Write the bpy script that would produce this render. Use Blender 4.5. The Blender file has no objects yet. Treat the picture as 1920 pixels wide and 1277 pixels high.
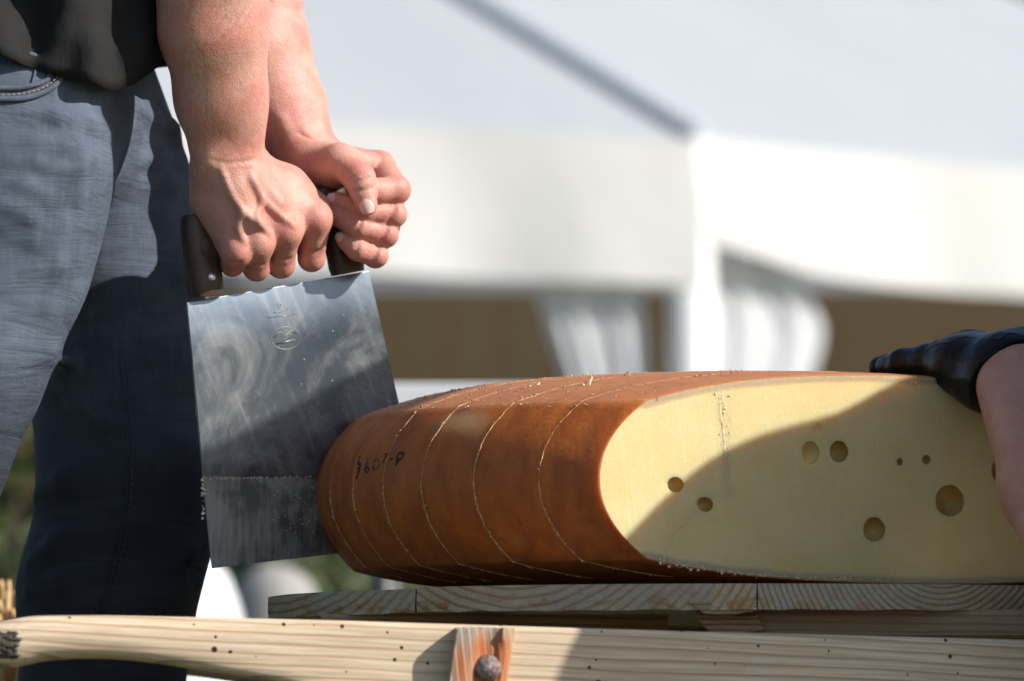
import bpy, bmesh, math, random
import numpy as np
from mathutils import Vector, Matrix

random.seed(7)
rng = np.random.default_rng(11)
scene = bpy.context.scene
COL = scene.collection

# ------------------------------------------------------------------ camera, sky, sun, exposure
CAM_D, CAM_Z, F_PX = 5.0, 0.42, 12000.0
PITCH = math.atan((1430.0 - 638.5) / F_PX)
cam_data = bpy.data.cameras.new("camera")
cam = bpy.data.objects.new("camera", cam_data)
COL.objects.link(cam)
cam.location = (0, -CAM_D, CAM_Z)
cam.rotation_euler = (math.pi / 2 + PITCH, 0, 0)
cam_data.sensor_width = 36.0
cam_data.lens = F_PX / 1920.0 * 36.0
cam_data.clip_start = 0.1
cam_data.clip_end = 500.0
cam_data.dof.use_dof = True
cam_data.dof.focus_distance = 4.95
cam_data.dof.aperture_fstop = 8.2
scene.camera = cam

SUN_AZ, SUN_EL = math.radians(72), math.radians(33)
SUN = np.array([math.sin(SUN_AZ) * math.cos(SUN_EL), -math.cos(SUN_AZ) * math.cos(SUN_EL), math.sin(SUN_EL)])
world = bpy.data.worlds.new("World")
scene.world = world
world.use_nodes = True
wn = world.node_tree.nodes
sky = wn.new("ShaderNodeTexSky")
sky.sky_type = 'NISHITA'
sky.sun_disc = False
sky.sun_elevation = SUN_EL
sky.sun_rotation = math.atan2(SUN[0], SUN[1])
sky.air_density = 1.0
sky.dust_density = 1.0
wn["Background"].inputs["Strength"].default_value = 0.11
world.node_tree.links.new(sky.outputs[0], wn["Background"].inputs["Color"])
sun_l = bpy.data.lights.new("sun", 'SUN')
sun_l.energy = 5.0
sun_l.angle = math.radians(0.53)
sun_l.color = (1.0, 0.95, 0.88)
sun_o = bpy.data.objects.new("sun", sun_l)
COL.objects.link(sun_o)
sun_o.rotation_euler = Vector(SUN).to_track_quat('Z', 'Y').to_euler()

vs = scene.view_settings
vs.view_transform = 'Standard'
vs.look = 'None'
vs.exposure = 0.25
vs.gamma = 1.0
vs.use_curve_mapping = False
scene.cycles.use_denoising = True
scene.cycles.max_bounces = 5
scene.cycles.diffuse_bounces = 3
scene.cycles.glossy_bounces = 3
scene.cycles.sample_clamp_indirect = 6.0

# ------------------------------------------------------------------ helpers
SP, CP = math.sin(PITCH), math.cos(PITCH)

def ray(px, py):
    u = (px - 960.0) / F_PX
    v = (638.5 - py) / F_PX
    return np.array([u, CP - SP * v, SP + CP * v])

def P(px, py, y):
    """the world point seen at photo pixel (px, py) at world depth y"""
    d = ray(px, py)
    t = (y + CAM_D) / d[1]
    return np.array([0, -CAM_D, CAM_Z]) + d * t

def unit(v):
    v = np.asarray(v, float)
    return v / np.linalg.norm(v)

def tag(o, label=None, cat=None, group=None, kind=None):
    if label: o["label"] = label
    if cat: o["category"] = cat
    if group: o["group"] = group
    if kind: o["kind"] = kind
    return o

def thing(name, loc, label, cat, group=None):
    o = bpy.data.objects.new(name, None)
    o.empty_display_size = 0.05
    o.location = loc
    COL.objects.link(o)
    return tag(o, label, cat, group)

def world_loc(o):
    """every mesh sits at the world origin with world-space vertices; only Empties are moved"""
    return o.location.copy() if o.type == 'EMPTY' else Vector((0, 0, 0))

def obj(name, verts, faces, mat, parent=None, smooth=True, sharp=None):
    me = bpy.data.meshes.new(name)
    me.from_pydata([tuple(map(float, v)) for v in verts], [], [tuple(map(int, f)) for f in faces])
    me.validate()
    return link_mesh(name, me, mat, parent, smooth, sharp)

def link_mesh(name, me, mat, parent=None, smooth=True, sharp=None):
    if mat is not None and len(me.materials) == 0:
        me.materials.append(mat)
    if smooth:
        me.polygons.foreach_set("use_smooth", [True] * len(me.polygons))
        if sharp is not None:
            me.set_sharp_from_angle(angle=math.radians(sharp))
    me.update()
    o = bpy.data.objects.new(name, me)
    COL.objects.link(o)
    if parent is not None:
        o.parent = parent
        o.matrix_parent_inverse = Matrix.Translation(-world_loc(parent))
    return o

def bm_obj(name, bm, mat, parent=None, smooth=False, sharp=35):
    me = bpy.data.meshes.new(name)
    bmesh.ops.recalc_face_normals(bm, faces=bm.faces[:])
    bm.to_mesh(me)
    bm.free()
    return link_mesh(name, me, mat, parent, smooth, sharp)

def prism(outline, a, b, bevel=0.0, seg=2):
    """closed prism: outline points (list of 3-vectors) extruded from offset vector a to offset vector b"""
    bm = bmesh.new()
    A = [bm.verts.new(Vector(p) + Vector(a)) for p in outline]
    B = [bm.verts.new(Vector(p) + Vector(b)) for p in outline]
    bm.faces.new(A)
    bm.faces.new(B[::-1])
    n = len(A)
    for i in range(n):
        bm.faces.new((A[i], B[i], B[(i + 1) % n], A[(i + 1) % n]))
    bmesh.ops.recalc_face_normals(bm, faces=bm.faces[:])
    if bevel > 0:
        bmesh.ops.bevel(bm, geom=bm.edges[:], offset=bevel, segments=seg, affect='EDGES', profile=0.6, clamp_overlap=True)
    return bm

def box_bm(c, half, axes=None, bevel=0.0):
    c = Vector(c)
    ax = [Vector(a) for a in (axes if axes is not None else np.eye(3))]
    o = [c + ax[0] * (sx * half[0]) + ax[1] * (sy * half[1]) for sx, sy in ((-1, -1), (1, -1), (1, 1), (-1, 1))]
    return prism(o, -ax[2] * half[2], ax[2] * half[2], bevel)

def tube(path, radii, seg=10, cap=True, frame_up=(0, 0, 1), squash=None):
    """verts, faces of a swept tube"""
    path = np.asarray(path, float)
    n = len(path)
    radii = np.broadcast_to(np.asarray(radii, float), (n,))
    V, Fc = [], []
    up = np.asarray(frame_up, float)
    for i in range(n):
        t = path[min(i + 1, n - 1)] - path[max(i - 1, 0)]
        t = t / (np.linalg.norm(t) + 1e-12)
        if abs(np.dot(t, up)) > 0.97:
            up = np.array([0.3, 1, 0.1]); up = up / np.linalg.norm(up)
        s = np.cross(t, up); s /= np.linalg.norm(s)
        w = np.cross(s, t)
        for k in range(seg):
            a = 2 * math.pi * k / seg
            q = squash if squash else 1.0
            V.append(path[i] + radii[i] * (math.cos(a) * s + q * math.sin(a) * w))
    for i in range(n - 1):
        for k in range(seg):
            k2 = (k + 1) % seg
            Fc.append((i * seg + k, i * seg + k2, (i + 1) * seg + k2, (i + 1) * seg + k))
    if cap:
        Fc.append(tuple(range(seg))[::-1])
        Fc.append(tuple((n - 1) * seg + k for k in range(seg)))
    return V, Fc

def merge(parts):
    V, Fc = [], []
    for v, f in parts:
        o = len(V)
        V.extend(v)
        Fc.extend([tuple(i + o for i in q) for q in f])
    return V, Fc

def spline(pts, n):
    """Catmull-Rom through pts"""
    pts = np.asarray(pts, float)
    q = np.vstack([2 * pts[0] - pts[1], pts, 2 * pts[-1] - pts[-2]])
    out = []
    m = len(pts) - 1
    for i in range(n):
        u = i / (n - 1) * m
        k = min(int(u), m - 1)
        t = u - k
        p0, p1, p2, p3 = q[k], q[k + 1], q[k + 2], q[k + 3]
        out.append(0.5 * ((2 * p1) + (-p0 + p2) * t + (2 * p0 - 5 * p1 + 4 * p2 - p3) * t * t + (-p0 + 3 * p1 - 3 * p2 + p3) * t ** 3))
    return np.array(out)

_perm = rng.random((64, 64, 64)).astype(np.float32)
def vnoise(p, scale):
    """value noise in 0..1 at points p (N,3)"""
    q = np.asarray(p, float) * np.asarray(scale, float)
    i = np.floor(q).astype(int)
    f = q - i
    f = f * f * (3 - 2 * f)
    r = 0
    for dx in (0, 1):
        for dy in (0, 1):
            for dz in (0, 1):
                w = (f[..., 0] if dx else 1 - f[..., 0]) * (f[..., 1] if dy else 1 - f[..., 1]) * (f[..., 2] if dz else 1 - f[..., 2])
                r = r + w * _perm[(i[..., 0] + dx) % 64, (i[..., 1] + dy) % 64, (i[..., 2] + dz) % 64]
    return r

def smin(a, b, k):
    h = np.maximum(k - np.abs(a - b), 0.0) / np.maximum(k, 1e-9)
    return np.minimum(a, b) - h * h * k * 0.25

class Field:
    """a signed-distance grid built from tapered capsules and ellipsoids, meshed with surface nets"""
    def __init__(self, lo, hi, h):
        self.lo = np.asarray(lo, float); self.h = h
        self.n = np.ceil((np.asarray(hi, float) - self.lo) / h).astype(int) + 1
        self.ax = [(self.lo[i] + h * np.arange(self.n[i])).astype(np.float32) for i in range(3)]
    def new(self):
        return np.full(tuple(self.n), 0.08, np.float32)
    def _sl(self, lo, hi):
        s = []
        for i in range(3):
            a = int(max(0, math.floor((lo[i] - self.lo[i]) / self.h)))
            b = int(min(self.n[i], math.ceil((hi[i] - self.lo[i]) / self.h) + 1))
            if b <= a: return None
            s.append(slice(a, b))
        return tuple(s)
    def grids(self, sl):
        return (self.ax[0][sl[0]][:, None, None], self.ax[1][sl[1]][None, :, None], self.ax[2][sl[2]][None, None, :])
    def cone(self, g, a, b, ra, rb, k=0.006, sub=False):
        a = np.asarray(a, float); b = np.asarray(b, float)
        m = max(ra, rb) + max(0.014, k)
        sl = self._sl(np.minimum(a, b) - m, np.maximum(a, b) + m)
        if sl is None: return
        X, Y, Z = self.grids(sl)
        d = b - a
        L = float(np.dot(d, d)) + 1e-12
        t = np.clip(((X - a[0]) * d[0] + (Y - a[1]) * d[1] + (Z - a[2]) * d[2]) / L, 0, 1)
        q = np.sqrt((X - a[0] - t * d[0]) ** 2 + (Y - a[1] - t * d[1]) ** 2 + (Z - a[2] - t * d[2]) ** 2) - (ra + (rb - ra) * t)
        if sub:
            g[sl] = -smin(-g[sl], q, k)
        else:
            g[sl] = smin(g[sl], q, k)
    def chain(self, g, pts, rad, k=0.004):
        for i in range(len(pts) - 1):
            self.cone(g, pts[i], pts[i + 1], rad[i], rad[i + 1], k)
    def ell(self, g, c, r, k=0.01, axes=None):
        c = np.asarray(c, float); r = np.asarray(r, float)
        m = r.max() + max(0.014, k)
        sl = self._sl(c - m, c + m)
        if sl is None: return
        X, Y, Z = self.grids(sl)
        A = np.eye(3) if axes is None else np.asarray(axes, float)
        x, y, z = X - c[0], Y - c[1], Z - c[2]
        w = [(x * A[i][0] + y * A[i][1] + z * A[i][2]) for i in range(3)]
        k0 = np.sqrt(sum((w[i] / r[i]) ** 2 for i in range(3)))
        k1 = np.sqrt(sum((w[i] / r[i] ** 2) ** 2 for i in range(3))) + 1e-9
        g[sl] = smin(g[sl], k0 * (k0 - 1) / k1, k)
    def mesh(self, f):
        ins = f < 0
        n = np.array(f.shape) - 1
        c = np.zeros(tuple(n), np.int8)
        for dx in (0, 1):
            for dy in (0, 1):
                for dz in (0, 1):
                    c += ins[dx:n[0] + dx, dy:n[1] + dy, dz:n[2] + dz]
        mixed = (c > 0) & (c < 8)
        idx = np.argwhere(mixed)
        vid = np.full(tuple(n), -1, np.int64)
        vid[mixed] = np.arange(len(idx))
        acc = np.zeros((len(idx), 3)); cnt = np.zeros(len(idx))
        cs = [(a, b, d) for a in (0, 1) for b in (0, 1) for d in (0, 1)]
        for A in cs:
            for ax in range(3):
                if A[ax]: continue
                B = list(A); B[ax] = 1
                fa = f[idx[:, 0] + A[0], idx[:, 1] + A[1], idx[:, 2] + A[2]].astype(float)
                fb = f[idx[:, 0] + B[0], idx[:, 1] + B[1], idx[:, 2] + B[2]].astype(float)
                cr = (fa < 0) != (fb < 0)
                t = np.where(cr, fa / np.where(cr, fa - fb, 1), 0)
                p = np.tile(np.array(A, float), (len(idx), 1)); p[:, ax] += t
                acc += cr[:, None] * p; cnt += cr
        V = self.lo + self.h * (idx + acc / cnt[:, None])
        Q = []
        for ax in range(3):
            o1, o2 = [(1, 2), (2, 0), (0, 1)][ax]
            s0 = [slice(None)] * 3; s1 = [slice(None)] * 3
            s0[ax] = slice(0, -1); s1[ax] = slice(1, None)
            e = ins[tuple(s0)] != ins[tuple(s1)]
            pos = np.argwhere(e)
            ok = (pos[:, o1] > 0) & (pos[:, o2] > 0) & (pos[:, o1] < n[o1]) & (pos[:, o2] < n[o2])
            pos = pos[ok]
            def cell(a, b):
                q = pos.copy(); q[:, o1] -= a; q[:, o2] -= b
                return vid[q[:, 0], q[:, 1], q[:, 2]]
            quad = np.stack([cell(1, 1), cell(0, 1), cell(0, 0), cell(1, 0)], 1)
            flip = ~ins[tuple(pos.T)]
            quad[flip] = quad[flip][:, ::-1]
            Q.append(quad)
        return V, np.vstack(Q)
    def at(self, f, p):
        q = (np.asarray(p) - self.lo) / self.h
        i = np.floor(q).astype(int)
        if np.any(i < 0) or np.any(i >= self.n - 1): return 1.0
        t = q - i
        r = 0.0
        for dx in (0, 1):
            for dy in (0, 1):
                for dz in (0, 1):
                    r += (t[0] if dx else 1 - t[0]) * (t[1] if dy else 1 - t[1]) * (t[2] if dz else 1 - t[2]) * f[i[0] + dx, i[1] + dy, i[2] + dz]
        return float(r)
    def hit(self, f, px, py, y0=-0.5, y1=0.6):
        """first surface point on the ray through a photo pixel"""
        prev = None
        for y in np.arange(y0, y1, 0.002):
            p = P(px, py, y)
            v = self.at(f, p)
            if v < 0:
                if prev is None: return p
                t = prev / (prev - v)
                return P(px, py, y - 0.002 + 0.002 * t)
            prev = v
        return None

def np_obj(name, V, Q, mat, parent=None, smooth=True):
    me = bpy.data.meshes.new(name)
    me.from_pydata(V.tolist(), [], Q.tolist())
    return link_mesh(name, me, mat, parent, smooth)

# ------------------------------------------------------------------ materials
class M:
    """tiny node-graph helper"""
    def __init__(self, name):
        self.m = bpy.data.materials.new(name)
        self.m.use_nodes = True
        self.nt = self.m.node_tree
        self.b = self.nt.nodes["Principled BSDF"]
        self.out = self.nt.nodes["Material Output"]
    def n(self, typ, **kw):
        nd = self.nt.nodes.new(typ)
        for k, v in kw.items(): setattr(nd, k, v)
        return nd
    def l(self, a, b): self.nt.links.new(a, b)
    def setv(self, sock, v):
        if isinstance(v, (int, float, tuple, list)):
            if isinstance(v, (tuple, list)) and len(v) == 3 and sock.type == 'RGBA': v = (*v, 1)
            sock.default_value = v
        else: self.l(v, sock)
    def math(self, op, a, b=0.0, c=None, clamp=False):
        nd = self.n("ShaderNodeMath", operation=op, use_clamp=clamp)
        self.setv(nd.inputs[0], a); self.setv(nd.inputs[1], b)
        if c is not None: self.setv(nd.inputs[2], c)
        return nd.outputs[0]
    def coord(self, scale=(1, 1, 1), rot=(0, 0, 0), loc=(0, 0, 0)):
        g = self.n("ShaderNodeNewGeometry")
        mp = self.n("ShaderNodeMapping")
        # world position, fixed to the object because nothing here moves
        self.l(g.outputs["Position"], mp.inputs[0])
        mp.inputs["Scale"].default_value = scale
        mp.inputs["Rotation"].default_value = rot
        mp.inputs["Location"].default_value = loc
        return mp.outputs[0]
    def noise(self, vec, scale, detail=3, rough=0.55, dist=0.0):
        nd = self.n("ShaderNodeTexNoise")
        self.l(vec, nd.inputs["Vector"])
        nd.inputs["Scale"].default_value = scale
        nd.inputs["Detail"].default_value = detail
        nd.inputs["Roughness"].default_value = rough
        nd.inputs["Distortion"].default_value = dist
        return nd.outputs["Fac"]
    def voro(self, vec, scale, feature='F1', out="Distance"):
        nd = self.n("ShaderNodeTexVoronoi", feature=feature)
        self.l(vec, nd.inputs["Vector"])
        nd.inputs["Scale"].default_value = scale
        return nd.outputs[out]
    def ramp(self, f, a, b, interp='SMOOTHSTEP'):
        nd = self.n("ShaderNodeMapRange", interpolation_type=interp)
        self.l(f, nd.inputs[0])
        nd.inputs[1].default_value = a; nd.inputs[2].default_value = b
        return nd.outputs[0]
    def mix(self, f, a, b, mode='MIX'):
        nd = self.n("ShaderNodeMix", data_type='RGBA', blend_type=mode)
        self.setv(nd.inputs[0], f); self.setv(nd.inputs[6], a); self.setv(nd.inputs[7], b)
        return nd.outputs[2]
    def bump(self, h, strength=0.5, dist=0.001, prev=None):
        nd = self.n("ShaderNodeBump")
        nd.inputs["Strength"].default_value = strength
        nd.inputs["Distance"].default_value = dist
        self.l(h, nd.inputs["Height"])
        if prev is not None: self.l(prev, nd.inputs["Normal"])
        return nd.outputs[0]
    def sep(self, vec):
        nd = self.n("ShaderNodeSeparateXYZ"); self.l(vec, nd.inputs[0]); return nd.outputs
    def done(self, color=None, rough=None, normal=None, **kw):
        if color is not None: self.setv(self.b.inputs["Base Color"], color)
        if rough is not None: self.setv(self.b.inputs["Roughness"], rough)
        if normal is not None: self.l(normal, self.b.inputs["Normal"])
        for k, v in kw.items(): self.setv(self.b.inputs[k.replace("_", " ")], v)
        return self.m

def simple(name, col, rough=0.6, var=0.15, scale=20, bump=0.0, bscale=300, **kw):
    m = M(name)
    c = m.coord()
    f = m.noise(c, scale, 4)
    dark = tuple(x * (1 - var) for x in col); lite = tuple(min(1, x * (1 + var)) for x in col)
    nrm = m.bump(m.noise(c, bscale, 3), bump, 0.001) if bump else None
    return m.done(m.mix(f, dark, lite), rough, nrm, **kw)

# ------------------------------------------------------------------ setting: ground, tent, wall, shrubs
m = M("grass_ground")
c = m.coord()
f = m.noise(c, 3, 5)
MAT_GROUND = m.done(m.mix(f, (0.035, 0.045, 0.015), (0.09, 0.085, 0.035)), 0.9)
g = 150.0
tag(obj("ground", [(-g, -g, 0), (g, -g, 0), (g, g, 0), (-g, g, 0)], [(0, 1, 2, 3)], MAT_GROUND, smooth=False), kind="structure")

def canvas(name, col, trans):
    m = M(name)
    c = m.coord()
    f = m.noise(c, 1.5, 4)
    base = m.mix(f, tuple(x * 0.95 for x in col), col)
    tr = m.n("ShaderNodeBsdfTranslucent"); m.setv(tr.inputs[0], base)
    mx = m.n("ShaderNodeMixShader"); mx.inputs[0].default_value = trans
    m.done(base, 0.55, m.bump(m.noise(c, 4, 3), 0.25, 0.03))
    m.l(m.b.outputs[0], mx.inputs[1]); m.l(tr.outputs[0], mx.inputs[2]); m.l(mx.outputs[0], m.out.inputs[0])
    return m.m
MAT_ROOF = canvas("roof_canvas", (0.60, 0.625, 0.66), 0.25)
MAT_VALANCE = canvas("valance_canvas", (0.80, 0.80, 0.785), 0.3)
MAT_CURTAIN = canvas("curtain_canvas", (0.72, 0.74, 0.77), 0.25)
MAT_SEAM = simple("roof_seam", (0.42, 0.45, 0.50), 0.6)
MAT_POLE = simple("white_pole", (0.82, 0.82, 0.80), 0.35)

# twelve-sided pavilion; one corner stands behind the cheese
TR, NS = 13.0, 18
corner = P(1312, 262, 15.0)
CAZ = math.radians(33)
tc = np.array([corner[0] - TR * math.sin(CAZ), corner[1] + TR * math.cos(CAZ)])
eave_z = float(corner[2])
apex = np.array([tc[0], tc[1], eave_z + TR * 0.44])
def tcorner(k):
    a = CAZ + k * 2 * math.pi / NS
    return np.array([tc[0] + TR * math.sin(a), tc[1] - TR * math.cos(a), eave_z])
tent = thing("pavilion_tent", (tc[0], tc[1], 0), "large white pavilion tent with grey-white roof and hanging valance behind the cheese", "tent")
for k in range(NS):
    A, B = tcorner(k), tcorner(k + 1)
    nseg = 24
    V = []; Fq = []
    for j in range(9):
        for i in range(nseg + 1):
            t = i / nseg; s = j / 8
            e = A * (1 - t) + B * t
            p = e * (1 - s) + apex * s
            w = (1 - s)
            p[2] -= 0.10 * math.sin(math.pi * s) * w + 0.035 * w * s * 4 * math.sin(t * 20 + k) * (0.4 + 0.6 * t)
            V.append(p)
    for j in range(8):
        for i in range(nseg):
            a = j * (nseg + 1) + i
            Fq.append((a, a + 1, a + nseg + 2, a + nseg + 1))
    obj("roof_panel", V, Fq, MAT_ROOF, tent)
    seam = [A * (1 - s) + apex * s - np.array([0, 0, 0.10 * math.sin(math.pi * s) * (1 - s)]) + np.array([0, 0, 0.012]) for s in np.linspace(0, 0.98, 14)]
    obj("roof_seam", *tube(seam, 0.042, 8), MAT_SEAM, tent)
    # valance: hangs from the eave, its lower edge scalloped
    V = []; Fq = []
    out = unit([(A + B)[0] / 2 - tc[0], (A + B)[1] / 2 - tc[1], 0])
    for i in range(41):
        t = i / 40
        drop = 0.46 if k == NS - 1 else 0.32 + 0.10 * math.sin(min(1, t * 5.5) * math.pi / 2)
        if k == NS - 1: drop -= 0.02 * (1 - t)
        for j in range(9):
            s = j / 8
            e = A * (1 - t) + B * t
            V.append(e + out * (0.02 + 0.035 * s * math.sin(t * 17 + k * 2) + 0.02 * s * math.sin(t * 43)) + np.array([0, 0, -drop * s]))
    for i in range(40):
        for j in range(8):
            a = i * 9 + j
            Fq.append((a, a + 9, a + 10, a + 1))
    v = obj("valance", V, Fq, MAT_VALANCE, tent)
    obj("tent_pole", *tube([np.array([A[0], A[1], 0]) - 0.05 * unit([A[0] - tc[0], A[1] - tc[1], 0]), A - 0.05 * unit([A[0] - tc[0], A[1] - tc[1], 0])], 0.072, 16), MAT_POLE, tent)

def curtain(top_px, bot_px, y, label_x, wid, zt, n=36, seed=0):
    """gathered side curtain: a pleated sheet from the eave to the ground, bound at waist height"""
    V = []; Fq = []
    rows = 40
    for j in range(rows + 1):
        s = j / rows
        z = zt * (1 - s) + 0.02 * s
        cx, w = wid(z)
        for i in range(n + 1):
            t = i / n - 0.5
            fold = 0.016 * math.sin(i * 0.8 + seed) + 0.012 * math.sin(i * 0.37 + s * 3)
            xx = cx + w * t
            sl_ = math.tan(CAZ - math.pi / NS) if xx < corner[0] else math.tan(CAZ + math.pi / NS)
            V.append((xx, y + 0.09 + (xx - corner[0]) * sl_ + fold, z))
    for j in range(rows):
        for i in range(n):
            a = j * (n + 1) + i
            Fq.append((a, a + 1, a + n + 2, a + n + 1))
    return V, Fq
sc20 = 600.0
def pxw(px, y): return (px - 960) / F_PX * (y + CAM_D)
YC = corner[1] + 0.02
ztop = eave_z - 0.18
def wl(z):
    py = 1430 - (z - CAM_Z) * F_PX / (YC + CAM_D)
    a = np.interp(py, [480, 560, 640, 720, 1100, 1430], [1000, 1008, 1030, 1062, 1040, 960])
    b = np.interp(py, [480, 560, 640, 720, 1100, 1430], [1205, 1205, 1212, 1215, 1230, 1260])
    return (pxw(a, YC) + pxw(b, YC)) / 2, pxw(b, YC) - pxw(a, YC)
def wr(z):
    py = 1430 - (z - CAM_Z) * F_PX / (YC + CAM_D)
    a = np.interp(py, [440, 560, 720, 1430], [1330, 1332, 1335, 1330])
    b = np.interp(py, [440, 480, 540, 590, 640, 720, 1100, 1430], [1480, 1500, 1535, 1560, 1555, 1525, 1560, 1620])
    return (pxw(a, YC) + pxw(b, YC)) / 2, pxw(b, YC) - pxw(a, YC)
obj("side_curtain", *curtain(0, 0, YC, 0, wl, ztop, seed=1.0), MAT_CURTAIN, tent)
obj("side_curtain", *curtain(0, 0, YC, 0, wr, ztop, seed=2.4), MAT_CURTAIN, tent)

# brown timber barn beyond the tent
m = M("dark_timber")
c = m.coord((1, 1, 0.06))
f = m.noise(c, 9, 4)
f2 = m.noise(m.coord((0.5, 1, 2)), 0.7, 3)
MAT_BARN = m.done(m.mix(f2, m.mix(f, (0.36, 0.25, 0.14), (0.46, 0.32, 0.185)), (0.48, 0.34, 0.20)), 0.85)
yb = 20.5
barn = thing("timber_partition", (0.5, yb, 0), "brown timber partition wall standing inside the white tent", "wall")
pl = 0.21
nb = 44
me_plank = None
for i in range(nb):
    x = 1.0 + (i - nb / 2) * pl
    bm_obj("plank", box_bm((x, yb + 0.008 * (i % 2), 1.15), (pl / 2 - 0.001, 0.016, 1.15), bevel=0.002), MAT_BARN, barn)
for zz_ in (0.4, 1.9):
    bm_obj("rail", box_bm((1.0, yb + 0.06, zz_), (nb * pl / 2, 0.035, 0.05)), MAT_BARN, barn)

# shrubs behind the man's legs
MAT_LEAF = simple("shrub_leaf", (0.055, 0.075, 0.018), 0.6, 0.5, 6)
MAT_BARK = simple("shrub_bark", (0.08, 0.06, 0.04), 0.9)
def shrub(cx, cy, r, h, label, n=2600, seed=0):
    rg = np.random.default_rng(seed)
    t = thing("shrub", (cx, cy, 0), label, "shrub", "dark shrubs on the grass")
    stems = []
    for i in range(7):
        a = rg.random() * 6.28
        stems.append(tube(spline([(cx, cy, 0), (cx + 0.2 * r * math.cos(a), cy + 0.2 * r * math.sin(a), h * 0.4), (cx + 0.6 * r * math.cos(a), cy + 0.6 * r * math.sin(a), h * 0.85)], 8), np.linspace(0.03, 0.008, 8), 6))
    obj("trunk", *merge(stems), MAT_BARK, t)
    V = []; Fq = []
    clumps = [(rg.normal(0, 0.45, 3) * np.array([r, r, h * 0.4]) + np.array([cx, cy, h * 0.52])) for _ in range(26)]
    for i in range(n):
        c = clumps[i % 26] + rg.normal(0, 0.16, 3) * r
        if c[2] < 0.03: continue
        a = unit(rg.normal(0, 1, 3)); b = unit(np.cross(a, rg.normal(0, 1, 3)))
        s = 0.03 + 0.03 * rg.random()
        o = len(V)
        V += [c - a * s, c + b * s * 0.45, c + a * s, c - b * s * 0.45]
        Fq.append((o, o + 1, o + 2, o + 3))
    obj("crown", V, Fq, MAT_LEAF, t, smooth=False)
shrub(pxw(-60, 9), 9.0, 0.75, 1.15, "dark green shrub on the grass behind the man's back leg", 4200, 3)
shrub(pxw(700, 10), 10.0, 0.85, 0.95, "dark shrub on the grass behind the cheese board, low and wide", 3600, 5)
shrub(pxw(300, 11), 11.0, 0.8, 0.95, "dark shrub on the grass between the granite post and the man's legs", 3600, 8)

# white table behind the cheese
MAT_CLOTH = simple("white_tablecloth", (0.80, 0.81, 0.83), 0.7, 0.04)
MAT_DARKMETAL = simple("dark_metal", (0.05, 0.05, 0.055), 0.45)
yt = 3.0
tz = float(P(850, 719, yt)[2]) 
tx0, tx1 = pxw(640, yt), pxw(1130, yt)
tab = thing("folding_table", ((tx0 + tx1) / 2, yt + 0.35, 0), "narrow table with a white top behind the cheese", "table")
bm_obj("table_top", box_bm(((tx0 + tx1) / 2, yt + 0.35, tz - 0.02), ((tx1 - tx0) / 2, 0.35, 0.02), bevel=0.004), MAT_CLOTH, tab)
for lx in (tx0 + 0.05, tx1 - 0.05):
    for ly in (yt + 0.06, yt + 0.64):
        obj("leg", *tube([(lx, ly, 0), (lx, ly, tz - 0.038)], 0.014, 10), MAT_DARKMETAL, tab)

# granite post and white cloth-covered crate, far out of focus
MAT_GRANITE = simple("granite", (0.32, 0.31, 0.29), 0.8, 0.25, 30)
yg = 7.0
gx = pxw(515, yg)
gz = float(P(515, 1056, yg)[2])
gr = 0.085
V, Fq = tube([(gx, yg, z) for z in (0, gz - 0.11, gz - 0.06, gz - 0.03, gz - 0.01, gz)], [gr + 0.01, gr, gr * 0.93, gr * 0.75, gr * 0.45, 0.004], 20)
tag(obj("granite_post", V, Fq, MAT_GRANITE), "round-topped grey granite post on the grass under the knife blade", "post")
ys = 6.0
V = []; Fq = []
zt_ = float(P(380, 1035, ys)[2])
rows, n = 18, 40
cxs = pxw(330, ys)
for j in range(rows + 1):
    s = j / rows
    z = zt_ * (1 - s)
    w = np.interp(z, [0, zt_ - 0.16, zt_ - 0.05, zt_], [0.17, 0.125, 0.095, 0.05])
    for i in range(n):
        a = 2 * math.pi * i / n
        q = w * (1 + 0.05 * math.sin(a * 7 + s * 2) * s)
        V.append((cxs + q * math.cos(a), ys + q * math.sin(a), z))
for j in range(rows):
    for i in range(n):
        i2 = (i + 1) % n
        Fq.append((j * n + i, (j + 1) * n + i, (j + 1) * n + i2, j * n + i2))
Fq.append(tuple(range(n)))
tag(obj("cloth_sack", V, Fq, MAT_CLOTH), "tall white cloth sack standing behind the man's legs", "sack")

# straw sheaf behind the barrow handle
MAT_STRAW = simple("straw", (0.55, 0.36, 0.16), 0.7, 0.3, 40)
MAT_TWINE = simple("twine", (0.35, 0.25, 0.13), 0.9)
yst = 0.85
bx_ = P(8, 1160, yst)
sh = thing("straw_sheaf", (bx_[0], yst, 0), "sheaf of dry golden straw behind the barrow handle", "straw")
rg = np.random.default_rng(4)
for i in range(70):
    a = rg.random() * 6.28; rr = 0.03 * math.sqrt(rg.random())
    p0 = np.array([bx_[0] + rr * 1.8 * math.cos(a), yst + rr * 1.8 * math.sin(a), 0.0])
    pm = np.array([bx_[0] + rr * math.cos(a), yst + rr * math.sin(a), 0.32])
    pt = pm + np.array([rg.normal(0.005, 0.022), rg.normal(0, 0.02), 0.18 + rg.random() * 0.07])
    obj("stalk", *tube(spline([p0, pm, pt, pt + np.array([rg.normal(0.004, 0.01), 0, rg.normal(-0.004, 0.008)])], 8), 0.0032, 5), MAT_STRAW, sh)
ring = [(bx_[0] + 0.036 * math.cos(a), yst + 0.036 * math.sin(a), 0.32) for a in np.linspace(0, 6.28, 20)]
obj("twine", *tube(ring, 0.004, 6), MAT_TWINE, sh)

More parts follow.
